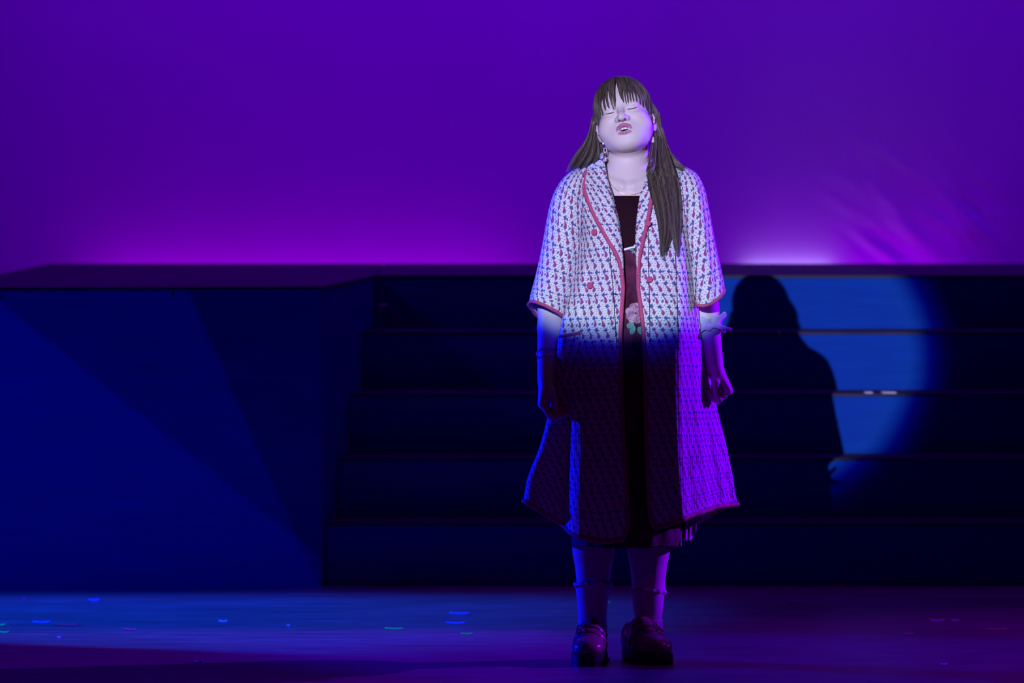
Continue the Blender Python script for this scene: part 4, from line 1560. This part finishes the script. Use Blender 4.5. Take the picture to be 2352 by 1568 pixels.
#                                  # S, n, 3
RD = np.array(RADS)
S_, n_pt = PT.shape[:2]
tg = np.gradient(PT, axis=1)
tg /= np.linalg.norm(tg, axis=2, keepdims=True) + 1e-12
ref = np.array([0.3, -0.9, 0.25])
aa = np.cross(tg, ref)
aa /= np.linalg.norm(aa, axis=2, keepdims=True) + 1e-12
bb = np.cross(tg, aa)
VH = np.stack([PT + (aa * math.cos(2 * PI * k / 3) + bb * math.sin(2 * PI * k / 3)) * RD[..., None] for k in range(3)], 2)   # S,n,3,3
VH = VH.reshape(-1, 3)
fq = []
for i in range(n_pt - 1):
    for k in range(3):
        k2 = (k + 1) % 3
        fq.append((i * 3 + k, i * 3 + k2, (i + 1) * 3 + k2, (i + 1) * 3 + k))
fq = np.array(fq)
FH = (fq[None] + (np.arange(S_) * n_pt * 3)[:, None, None]).reshape(-1, 4)
TN = np.repeat(np.array(TONES), n_pt * 3)
# scalp cap under the strands
capv, capi, capf = [], {}, []
nu, nv_ = 72, 40
for j in range(nv_ + 1):
    ph = PI * j / nv_ * 0.78
    for i in range(nu):
        th = 2 * PI * i / nu
        n_ = np.array([math.sin(ph) * math.cos(th), math.sin(ph) * math.sin(th), math.cos(ph)])
        l_ = SKC + SKR * n_ * 0.982
        capi[(i, j)] = len(capv)
        capv.append(l_)
capv = np.array(capv)
for j in range(nv_):
    for i in range(nu):
        q4 = [capi[(i, j)], capi[((i + 1) % nu, j)], capi[((i + 1) % nu, j + 1)], capi[(i, j + 1)]]
        c = capv[q4].mean(0)
        lim = 28 if c[2] > 60 else 28 - (60 - c[2]) * 0.42
        if c[1] < lim and not (abs(c[0]) > 58 and c[2] < 2 and c[1] > -22):
            capf.append(q4)
capw = np.array([H(*p) for p in capv])
FH = np.concatenate([FH, np.array(capf) + len(VH)])
VH = np.concatenate([VH, capw])
TN = np.concatenate([TN, np.full(len(capw), 0.12)])
hair = mesh_obj('hair', VH.tolist(), FH.tolist(), HAIR_M, person, True)
tag(hair, 'long ash brown hair with a wispy fringe')
fa = hair.data.attributes.new('strand', 'FLOAT', 'POINT')
fa.data.foreach_set('value', TN.astype(np.float32))


# ------------------------------------------------------------------ socks and shoes
def ring_loft(rows, n=48, yc=0.03, ripple=None):
    V2 = []
    for i, (v, ul_, ur_) in enumerate(rows):
        cx, hw = (ul_ + ur_) / 2, (ur_ - ul_) / 2
        for k in range(n):
            an = 2 * PI * k / n
            rp_ = ripple(i, an) if ripple else (0, 0)
            u_ = cx + (hw + rp_[0]) * math.cos(an)
            V2.append(P(u_, v + rp_[1], yc + math.sin(an) * (hw + rp_[0]) / 891.0))
    F2 = [(i * n + k, (i + 1) * n + k, (i + 1) * n + (k + 1) % n, i * n + (k + 1) % n) for i in range(len(rows) - 1) for k in range(n)]
    return V2, [f[::-1] for f in F2]


SOCKS = [[(1342, 1321.5, 1401.5), (1360, 1323, 1399.5), (1385, 1326, 1396), (1415, 1328.5, 1393.5), (1432, 1328, 1394), (1470, 1326, 1396)],
         [(1358, 1450.5, 1526.5), (1375, 1451.5, 1525), (1395, 1454, 1523), (1415, 1456.5, 1521), (1432, 1456, 1522), (1470, 1455, 1523)]]
for rows in SOCKS:
    arr = catmull(np.array(rows, float), 34)
    v_, f_ = ring_loft([tuple(r) for r in arr], 48, 0.028, lambda i, an: (0.5 * math.sin(an * 24) + (1.0 * math.sin(i * 2.1) if i > 22 else 0), 0))
    sk_ = mesh_obj('sock', v_, f_, SOCK_M, person, True)
    v0, l0, r0 = rows[0]
    fr = [(v0 - 4, l0 - 3.5, r0 + 3.5), (v0 - 1, l0 - 4.5, r0 + 4.5), (v0 + 3, l0 - 4, r0 + 4), (v0 + 6, l0 - 0.5, r0 + 0.5)]
    v_, f_ = ring_loft(fr, 72, 0.028, lambda i, an: (1.2 * math.sin(an * 13) * (i < 3), 2.2 * math.sin(an * 7 + i)))
    mesh_obj('frilled_cuff', v_, f_, SOCK_M, sk_, True)

m = NT('oxblood_patent_leather')
f1 = m.noise(m.coord('Object'), 90, 3, 0.5)
LEATHER_M = m.set(m.ramp(f1, [(0.3, (0.24, 0.08, 0.14)), (0.7, (0.32, 0.11, 0.18))]), 0.22, 0, 0.6)
m.bump(f1, 0.05, 0.001)
SOLE_M = plain('black_rubber_sole', (0.03, 0.03, 0.04), 0.45)
METAL_M = plain('polished_buckle_metal', (0.75, 0.74, 0.72), 0.15, 1.0, 0.5, 0.04)


def shoe(toe_px, fdir, side, s=1.0):
    """side = +1 buckles to the viewer's right, -1 to the left"""
    f = Vector((fdir[0], fdir[1], 0)).normalized()
    w_ = Vector((-f.y, f.x, 0))
    if w_.x < 0:
        w_ = -w_
    toe = G(*toe_px)
    org = toe - f * 0.158 * s
    root = empty('shoe', org)
    root.parent = person
    root.matrix_parent_inverse = person.matrix_world.inverted()

    def W(a, b, c):
        return org + f * a * s + w_ * b * s + Vector((0, 0, c * s))
    F2 = Field()
    F2.ell((0.094, 0, 0.043), (0.060, 0.0430, 0.030))
    F2.ell((0.035, 0, 0.046), (0.075, 0.0385, 0.040), 0.02)
    F2.ell((-0.022, 0, 0.055), (0.038, 0.0345, 0.050), 0.02)
    F2.cone((0.072, 0, 0.052), (0.022, 0, 0.088), 0.028, 0.030, 0.02)
    F2.ell((-0.012, 0, 0.130), (0.040, 0.0275, 0.052), 0.003, None, True)
    F2.ell((0.03, 0, -0.02), (0.3, 0.2, 0.044), 0.003, None, True)
    v_, q_ = polygonise(F2, (-0.08, -0.06, 0.0), (0.17, 0.06, 0.14), 0.0024)
    wv = [W(*p) for p in v_]
    up = mesh_obj('upper', wv, q_.tolist(), LEATHER_M, root, True)
    # check the winding points outward
    nm = up.data.polygons[0].normal
    tree = BVHTree.FromPolygons([Vector(p) for p in v_], q_.tolist())
    # welted sole with a separate heel block
    out = []
    for k in range(64):
        an = 2 * PI * k / 64
        c, s_ = math.cos(an), math.sin(an)
        half = 0.047 if c > 0 else 0.038
        wdt = 0.0475 * (1 - 0.16 * max(0, -c) ** 1.0 - 0.10 * math.exp(-((c + 0.25) / 0.25) ** 2))
        out.append((0.050 + 0.108 * math.copysign(abs(c) ** 0.85, c), wdt * math.copysign(abs(s_) ** 0.72, s_)))
    V3, F3 = [], []
    lv = [(0.008, 0.97), (0.010, 1.0), (0.019, 1.0), (0.0205, 0.975), (0.022, 0.985), (0.028, 0.985), (0.0295, 0.96)]
    for z, q in lv:
        for a, b in out:
            V3.append(W(0.05 + (a - 0.05) * q, b * q, z))
    n = 64
    for i in range(len(lv) - 1):
        for k in range(n):
            F3.append((i * n + k, i * n + (k + 1) % n, (i + 1) * n + (k + 1) % n, (i + 1) * n + k))
    F3.append(tuple(range(n - 1, -1, -1)))
    F3.append(tuple((len(lv) - 1) * n + k for k in range(n)))
    mesh_obj('sole', V3, F3, SOLE_M, root)
    for nme, lo_, hi_ in (('heel', -1.0, 0.012), ('tread_pad', 0.042, 1.0)):
        V3, F3 = [], []
        pts = [(max(lo_, min(hi_, a)), b * 0.97) for a, b in out]
        for z in (0.0, 0.0085):
            for a, b in pts:
                V3.append(W(a, b, z))
        for k in range(n):
            F3.append((k, (k + 1) % n, n + (k + 1) % n, n + k))
        F3.append(tuple(range(n - 1, -1, -1)))
        F3.append(tuple(n + k for k in range(n)))
        mesh_obj(nme, V3, F3, SOLE_M, root)
    # two straps with buckles
    for a0_, h0 in ((0.030, 0.050), (0.056, 0.044)):
        cpt = Vector((a0_, 0, h0))
        tilt = Vector((0.55, 0, 0.84)).normalized()
        path, nrml = [], []
        for k in range(27):
            an = math.radians(-100 + 200 * k / 26)
            d = tilt * math.cos(an) + Vector((0, 1, 0)) * math.sin(an)
            loc, n_, ix_, ds = tree.ray_cast(cpt + d * 0.12, -d)
            if loc is None:
                continue
            loc = loc + d * 0.0018
            path.append(W(*loc))
            nrml.append(f * d.x + w_ * d.y + Vector((0, 0, d.z)))
        st = tube('strap', path, 0.0080 * s, LEATHER_M, root, 10, (nrml, 0.22))
        # D-shaped buckle two thirds of the way to the outer side
        i_ = int(len(path) * (0.5 + 0.14 * side))
        c_, nn = path[i_], nrml[i_]
        tdir = (path[i_ + 1] - path[i_ - 1]).normalized() * side
        sdir = tdir.cross(nn).normalized()
        loop = []
        for k in range(29):
            an = -PI / 2 + PI * k / 20 if k <= 20 else None
            if an is not None:
                loop.append(c_ + nn * 0.0045 * s - tdir * math.cos(an) * 0.013 * s + sdir * math.sin(an) * 0.0130 * s)
            else:
                g_ = (k - 20) / 8.0
                loop.append(c_ + nn * 0.0045 * s + tdir * 0.008 * s * math.sin(PI * min(1, g_ * 1.0)) ** 0.3 + sdir * 0.0130 * s * (1 - 2 * g_))
        loop.append(loop[0])
        tube('buckle', loop, 0.0020 * s, METAL_M, st, 8)
        tube('buckle_pin', [c_ + nn * 0.005 * s + tdir * 0.009 * s, c_ + nn * 0.006 * s - tdir * 0.011 * s], 0.0012 * s, METAL_M, st, 6)
    return root


shoe((1345, 1531), (-0.13, -1.0), -1, 1.0)
shoe((1528, 1528), (0.42, -0.9), 1, 1.0)

# ------------------------------------------------------------------ small things worn
GOLD_M = plain('thin_gold_metal', (0.75, 0.55, 0.28), 0.3, 1.0, 0.5, 0.06)
PEARL_M = plain('cream_bead', (0.80, 0.72, 0.58), 0.35, 0, 0.5, 0.08)
WOOD_M = plain('pale_wood_drop', (0.72, 0.60, 0.40), 0.55, 0, 0.4, 0.15)
SCRUN_M = plain('pale_ruched_fabric', (0.62, 0.55, 0.66), 0.8, vary=0.1, scale=200)


def ball(name, c, r, mat, parent, sz=(1, 1, 1)):
    V2, F2 = [], []
    nu_, nv2 = 16, 10
    for j in range(nv2 + 1):
        ph = PI * j / nv2
        for i in range(nu_):
            th = 2 * PI * i / nu_
            V2.append(Vector(c) + Vector((math.sin(ph) * math.cos(th) * sz[0], math.sin(ph) * math.sin(th) * sz[1], math.cos(ph) * sz[2])) * r)
    for j in range(nv2):
        for i in range(nu_):
            i2 = (i + 1) % nu_
            F2.append((j * nu_ + i, (j + 1) * nu_ + i, (j + 1) * nu_ + i2, j * nu_ + i2))
    return mesh_obj(name, V2, F2, mat, parent, True)


SKIN_BVH = BVHTree.FromPolygons([Vector(p) for p in V_], Fc.tolist())

# necklace
nk = []
for u, v in catmull([(1388, 378), (1396, 408), (1410, 430), (1428, 443), (1444, 447), (1460, 446), (1474, 440), (1484, 428)], 60):
    nk.append(hit(u, v, 0.0012, SKIN_BVH)[0])
tube('necklace', nk, 0.0008, GOLD_M, person, 5)
# earrings
e1 = P(1499.5, 309, HO[1] - 0.02)
ero = tube('earring', [e1, P(1499.5, 315, HO[1] - 0.02)], 0.0006, GOLD_M, person, 6)
v_, f_ = [], []
for i, (dz, wd) in enumerate(((0, 2.2), (4, 3.6), (10, 4.4), (13, 4.0))):
    for k in range(8):
        an = 2 * PI * (k + 0.5) / 8
        v_.append(P(1499 + wd * math.cos(an), 314 + dz, HO[1] - 0.02 + 0.0035 * math.sin(an)))
f_ = [(i * 8 + k, i * 8 + (k + 1) % 8, (i + 1) * 8 + (k + 1) % 8, (i + 1) * 8 + k) for i in range(3) for k in range(8)] + [tuple(range(8)), tuple(24 + k for k in range(8))]
mesh_obj('earring_drop', v_, f_, WOOD_M, ero)
e2 = P(1389, 336, HO[1] - 0.035)
ero2 = tube('earring', [P(1386, 326, HO[1] - 0.02), e2], 0.0006, GOLD_M, person, 6)
hp_ = [P(1390 + 3.2 * math.cos(a), 345 + 5.5 * math.sin(a), HO[1] - 0.037) for a in np.linspace(0, 2 * PI, 20)]
tube('earring_hoop', hp_, 0.0011, PEARL_M, ero2, 6)
# head-worn microphone along the cheek
mc = []
for u, v in catmull([(1377, 312), (1381, 318), (1385, 324), (1388.5, 328)], 10):
    mc.append(hit(u, v, 0.004, SKIN_BVH)[0])
mic = tube('microphone_boom', mc, 0.0009, plain('skin_tone_plastic', (0.66, 0.50, 0.44), 0.4), person, 6)
ball('microphone_capsule', mc[-1] + Vector((0, -0.002, 0)), 0.0030, RIBBON_M, mic)

# scrunchie below the right-hand sleeve: gathered band with flaring ruffled edges, open towards the right
sc_v, sc_f = [], []
nA, nB = 160, 17
cA = P(1622, 752, 0.026)
axis = (ARM_R[2] - ARM_R[1]).normalized()
pa = Vector((1, 0, 0.15)).cross(axis).normalized()
pb = axis.cross(pa).normalized()
fd = Vector((0.86, -0.50, 0.0))
tf = math.atan2(fd.dot(pb), fd.dot(pa))
for i in range(nA):
    th = 2 * PI * i / nA
    da = math.atan2(math.sin(th - tf), math.cos(th - tf))
    flap = math.exp(-(da / 0.50) ** 2)
    wv = 0.5 + 0.5 * math.sin(th * 6 + 0.8)
    for j in range(nB):
        t_ = j / (nB - 1) * 2 - 1
        ed = abs(t_) ** 1.6
        rd = 0.0365 + 0.006 * (1 - t_ * t_) * wv + ed * (0.004 + 0.006 * wv + flap * (0.026 if t_ > 0 else 0.018))
        ax_ = t_ * (0.014 + 0.004 * wv + 0.006 * flap) + 0.003 * math.sin(th * 11) * ed
        d_ = pa * math.cos(th) + pb * math.sin(th)
        sc_v.append(cA + d_ * rd + axis * ax_)
for i in range(nA):
    for j in range(nB - 1):
        sc_f.append((i * nB + j, i * nB + j + 1, ((i + 1) % nA) * nB + j + 1, ((i + 1) % nA) * nB + j))
sco = mesh_obj('scrunchie', sc_v, sc_f, SCRUN_M, person, True)
so = sco.modifiers.new('thickness', 'SOLIDIFY')
so.thickness = 0.002

# bracelets on the left-hand side wrist
for vv_, tl, beads in ((812, 3, 0), (829, 5, 1)):
    axl = (ARM_L[2] - ARM_L[1]).normalized()
    fr_ = (vv_ - 690) / (872 - 690)
    cc_ = ARM_L[1] + (ARM_L[2] - ARM_L[1]) * fr_
    pa = axl.cross(Vector((1, 0, 0))).normalized()
    pb = axl.cross(pa).normalized()
    rl = 0.0305 - 0.004 * (vv_ > 820)
    lp_ = [cc_ + pa * math.cos(a) * rl + pb * math.sin(a) * rl + axl * 0.002 * math.sin(a) for a in np.linspace(0, 2 * PI, 40)]
    br = tube('bracelet', lp_, 0.0013, METAL_M, person, 6)
    for k in range(9 if beads else 5):
        a = 2 * PI * k / (9 if beads else 5) + 0.3
        ball('bead', cc_ + pa * math.cos(a) * rl + pb * math.sin(a) * rl, 0.0032 if beads else 0.0022, METAL_M, br)
# ring with a small stone on the right-hand side fist
fg = HANDS[0]['fingers'][0]
q0, q1 = Vector(fg[1]), Vector(fg[2])
rc = q0 + (q1 - q0) * 0.45
ad = (q1 - q0).normalized()
pa = ad.cross(Vector((0, 1, 0))).normalized()
pb = ad.cross(pa).normalized()
rg = tube('finger_ring', [rc + (pa * math.cos(a) + pb * math.sin(a)) * 0.0083 for a in np.linspace(0, 2 * PI, 28)], 0.0009, METAL_M, person, 6)
sgn_ = 1 if pa.x > 0 else -1
ball('stone', rc + pa * sgn_ * 0.0100, 0.0034, METAL_M, rg)

# ---- rose motif and leaves appliqued on the dress
ROSE_M = plain('dusty_rose_thread', (0.30, 0.13, 0.24), 0.7, vary=0.3, scale=500)
ROSE2_M = plain('pale_rose_thread', (0.50, 0.30, 0.42), 0.7, vary=0.2, scale=500)
LEAF_M = plain('teal_leaf_thread', (0.10, 0.30, 0.26), 0.7, vary=0.4, scale=400)
rose = empty('rose_motif', P(1458, 722, -0.14))
rose.parent = dress
rose.matrix_parent_inverse = Matrix.Translation(dress.matrix_world.translation).inverted()


def petal(cu, cv, ang, ln_, wd, mat, lift, name='petal'):
    V2, F2 = [], []
    n1_, n2_ = 8, 6
    for i in range(n1_ + 1):
        f = i / n1_
        wv = wd * math.sin(PI * (0.12 + 0.80 * f)) ** 0.8
        for j in range(n2_ + 1):
            g_ = j / n2_ * 2 - 1
            a_ = f * ln_
            u_ = cu + a_ * math.cos(ang) - wv * g_ * math.sin(ang)
            v_ = cv + a_ * math.sin(ang) + wv * g_ * math.cos(ang)
            p_, nn = hit(u_, v_, 0.0, DRESS_BVH)
            V2.append(p_ + Vector((0, -1, 0)) * (0.0030 + lift + 0.0016 * f + 0.0008 * abs(g_)))
    for i in range(n1_):
        for j in range(n2_):
            F2.append((i * (n2_ + 1) + j, i * (n2_ + 1) + j + 1, (i + 1) * (n2_ + 1) + j + 1, (i + 1) * (n2_ + 1) + j))
    return mesh_obj(name, V2, F2, mat, rose, True)


rr_ = random.Random(8)
for ring, (n_, rad_, ln_, wd) in enumerate(((9, 10, 14, 8.5), (7, 5.5, 12, 7), (5, 2, 8, 5))):
    for k in range(n_):
        a = 2 * PI * k / n_ + ring * 0.4 + rr_.uniform(-0.1, 0.1)
        petal(1460 + rad_ * math.cos(a), 719 + rad_ * 1.05 * math.sin(a), a, ln_, wd, (ROSE_M, ROSE2_M)[(k + ring) % 2], 0.0012 * ring)
for cu, cv, an, l_, w__ in ((1456, 743, 2.8, 18, 6.5), (1456, 748, 1.9, 20, 6.5), (1468, 750, 1.3, 18, 6.5), (1450, 742, 2.2, 14, 5)):
    petal(cu, cv, an, l_, w__, LEAF_M, 0.0, 'leaf')
for cu, cv, an, l_, w__, mm in ((1455, 570, 2.6, 9, 3, LEAF_M), (1457, 568, -1.2, 8, 3, RIBBON_M), (1459, 575, 1.2, 11, 4, ROSE2_M), (1456, 575, 2.2, 8, 3, LEAF_M)):
    petal(cu, cv, an, l_, w__, mm, 0.002, 'leaf')

# ---- chiffon frill of the underskirt showing at the right hem
CHIF_M = plain('pink_chiffon', (0.60, 0.40, 0.52), 0.8, vary=0.15, scale=150)
V2, F2 = [], []
for i in range(14):
    f = i / 13
    for j in range(40):
        g_ = j / 39
        u_ = 1556 + 44 * g_ + 2 * math.sin(g_ * 16) * f
        v_ = 1185 + (66 - 30 * g_ ** 2 + 5 * math.sin(g_ * 11)) * f
        V2.append(P(u_, v_, -0.03 + 0.07 * g_ + 0.012 * math.sin(g_ * 24 + f) * (0.3 + f)))
for i in range(13):
    for j in range(39):
        F2.append((i * 40 + j, (i + 1) * 40 + j, (i + 1) * 40 + j + 1, i * 40 + j + 1))
mesh_obj('underskirt_frill', V2, F2, CHIF_M, dress, True)


# ------------------------------------------------------------------ scraps on the floor and tape on the steps
PAPER = {
    'magenta': (1.0, 0.05, 0.25), 'red': (1.0, 0.04, 0.10), 'turquoise': (0.02, 0.95, 0.14), 'blue': (0.16, 0.18, 0.85),
    'lavender': (0.60, 0.50, 0.85), 'pale green': (0.40, 0.95, 0.30),
}
PM = {k: plain(k.replace(' ', '_') + '_paper', c, 0.6, vary=0.05) for k, c in PAPER.items()}
SCR = [
    (55, 1378, 10, 'magenta', 'small magenta confetti scrap on the floor near the left platform, farthest left'),
    (155, 1437, 60, 'red', 'longest red confetti strip lying on the floor at far left'),
    (297, 1448, 27, 'magenta', 'short magenta confetti strip right of the long red strip'),
    (3, 1437, 18, 'turquoise', 'turquoise confetti strip at the left picture edge, upper of two'),
    (8, 1454, 24, 'turquoise', 'turquoise confetti strip at the left picture edge, lower of two'),
    (216, 1380, 24, 'blue', 'blue confetti scrap on the floor close to the left platform front'),
    (95, 1431, 40, 'blue', 'blue confetti strip just left of the long red strip'),
    (136, 1466, 8, 'lavender', 'tiny lavender scrap in front of the long red strip'),
    (905, 1446, 43, 'turquoise', 'longer turquoise confetti strip on the floor before the dark steps'),
    (1072, 1458, 27, 'turquoise', 'shorter turquoise confetti strip left of the shoes'),
    (1047, 1433, 44, 'blue', 'bright blue confetti strip behind the shorter turquoise strip left of the shoes'),
    (1055, 1411, 46, 'blue', 'faint blue confetti strip on the floor left of the legs, nearest the steps'),
    (1397, 1385, 10, 'turquoise', 'tiny turquoise scrap between the two legs'),
    (1825, 1387, 30, 'turquoise', 'turquoise confetti strip on the dark floor right of the legs'),
    (1928, 1345.5, 25, 'magenta', 'magenta scrap against the bottom step at right'),
    (2152, 1427, 34, 'lavender', 'lavender confetti strip at far right, left of a pair'),
    (2194, 1427, 18, 'lavender', 'lavender confetti strip at far right, right of a pair'),
    (2088, 1458, 26, 'pale green', 'shorter pale green confetti strip on the floor at right'),
    (2290, 1447, 48, 'pale green', 'longer pale green confetti strip near the right picture edge'),
    (1718, 1522, 9, 'lavender', 'tiny lavender scrap on the floor right of the shoes'),
    (2168, 1528, 17, 'lavender', 'crumpled lavender scrap at the front right of the floor'),
    (455, 1522, 22, 'blue', 'blue confetti scrap in the dark front left of the floor'),
    (662, 1439, 6, 'lavender', 'tiny lavender scrap midway between the red strip and the turquoise strips'),
    (512, 1429, 20, 'lavender', 'lavender confetti scrap in the middle of the blue lit floor'),
]
rs = random.Random(4)
for u, v, ln_px, cname, lab in SCR:
    c = G(u, v)
    ppm = F_PX / (c.y - CAM.y)
    L = ln_px / ppm
    wdt = 0.012 if ln_px > 12 else 0.010
    ang = rs.uniform(-0.15, 0.15)
    n = 8
    V2, F2 = [], []
    for i in range(n + 1):
        f = i / n - 0.5
        zc = 0.0012 + 0.003 * (f * 2) ** 2 * rs.uniform(0.6, 1.0)
        for j in (-1, 1):
            x_ = f * L * math.cos(ang) - j * wdt * 0.5 * math.sin(ang)
            y_ = f * L * math.sin(ang) + j * wdt * 0.5 * math.cos(ang)
            V2.append((c.x + x_, c.y + y_, zc + (0.004 if j > 0 else 0)))
    for i in range(n):
        F2.append((2 * i, 2 * i + 2, 2 * i + 3, 2 * i + 1))
    o = mesh_obj('confetti_scrap', V2, F2, PM[cname], None, True)
    so = o.modifiers.new('thickness', 'SOLIDIFY')
    so.thickness = 0.0006
    tag(o, lab, 'confetti', 'confetti scraps on the stage floor')

# cloth tape marks lying on the third tread, in the follow spot
yk2 = y1 + (y5 - y1) * 2 / 4.0
z3 = P(1176, vk[2], yk2 - NOSE).z
for u0, u1, lab in ((1986, 2004, 'short white tape mark on the third step'), (2026, 2058, 'longer white tape mark on the third step')):
    q0, q1 = P(u0, 896, yk2 + 0.04), P(u1, 896, yk2 + 0.04)
    o = prism('tape_mark', [(q0.x, yk2 + 0.02), (q1.x, yk2 + 0.02), (q1.x, yk2 + 0.09), (q0.x, yk2 + 0.09)], z3 + 0.0002, z3 + 0.0022, TAPE_M)
    tag(o, lab, 'tape', 'white tape marks on the third step')

# small bracket standing on the fourth tread against the platform side
yk3 = y1 + (y5 - y1) * 3 / 4.0
z4 = P(1176, vk[3], yk3 - NOSE).z
br_ = empty('floor_bracket', (P(878, 750, yk3 + 0.12).x, yk3 + 0.12, z4))
tag(br_, 'small dark metal bracket on the top tread beside the left platform', 'bracket')
DM = plain('dull_dark_metal', (0.25, 0.10, 0.22), 0.5, 0.3)
xa, xb = P(868, 750, yk3 + 0.12).x, P(890, 750, yk3 + 0.12).x
zt = P(880, 709, yk3 + 0.12).z
prism('upright', [(xa, yk3 + 0.10), (xa + 0.006, yk3 + 0.10), (xa + 0.006, yk3 + 0.13), (xa, yk3 + 0.13)], z4, zt, DM, br_)
prism('arm', [(xa, yk3 + 0.10), (xb, yk3 + 0.10), (xb, yk3 + 0.13), (xa, yk3 + 0.13)], zt, zt + 0.014, DM, br_, 0.003)
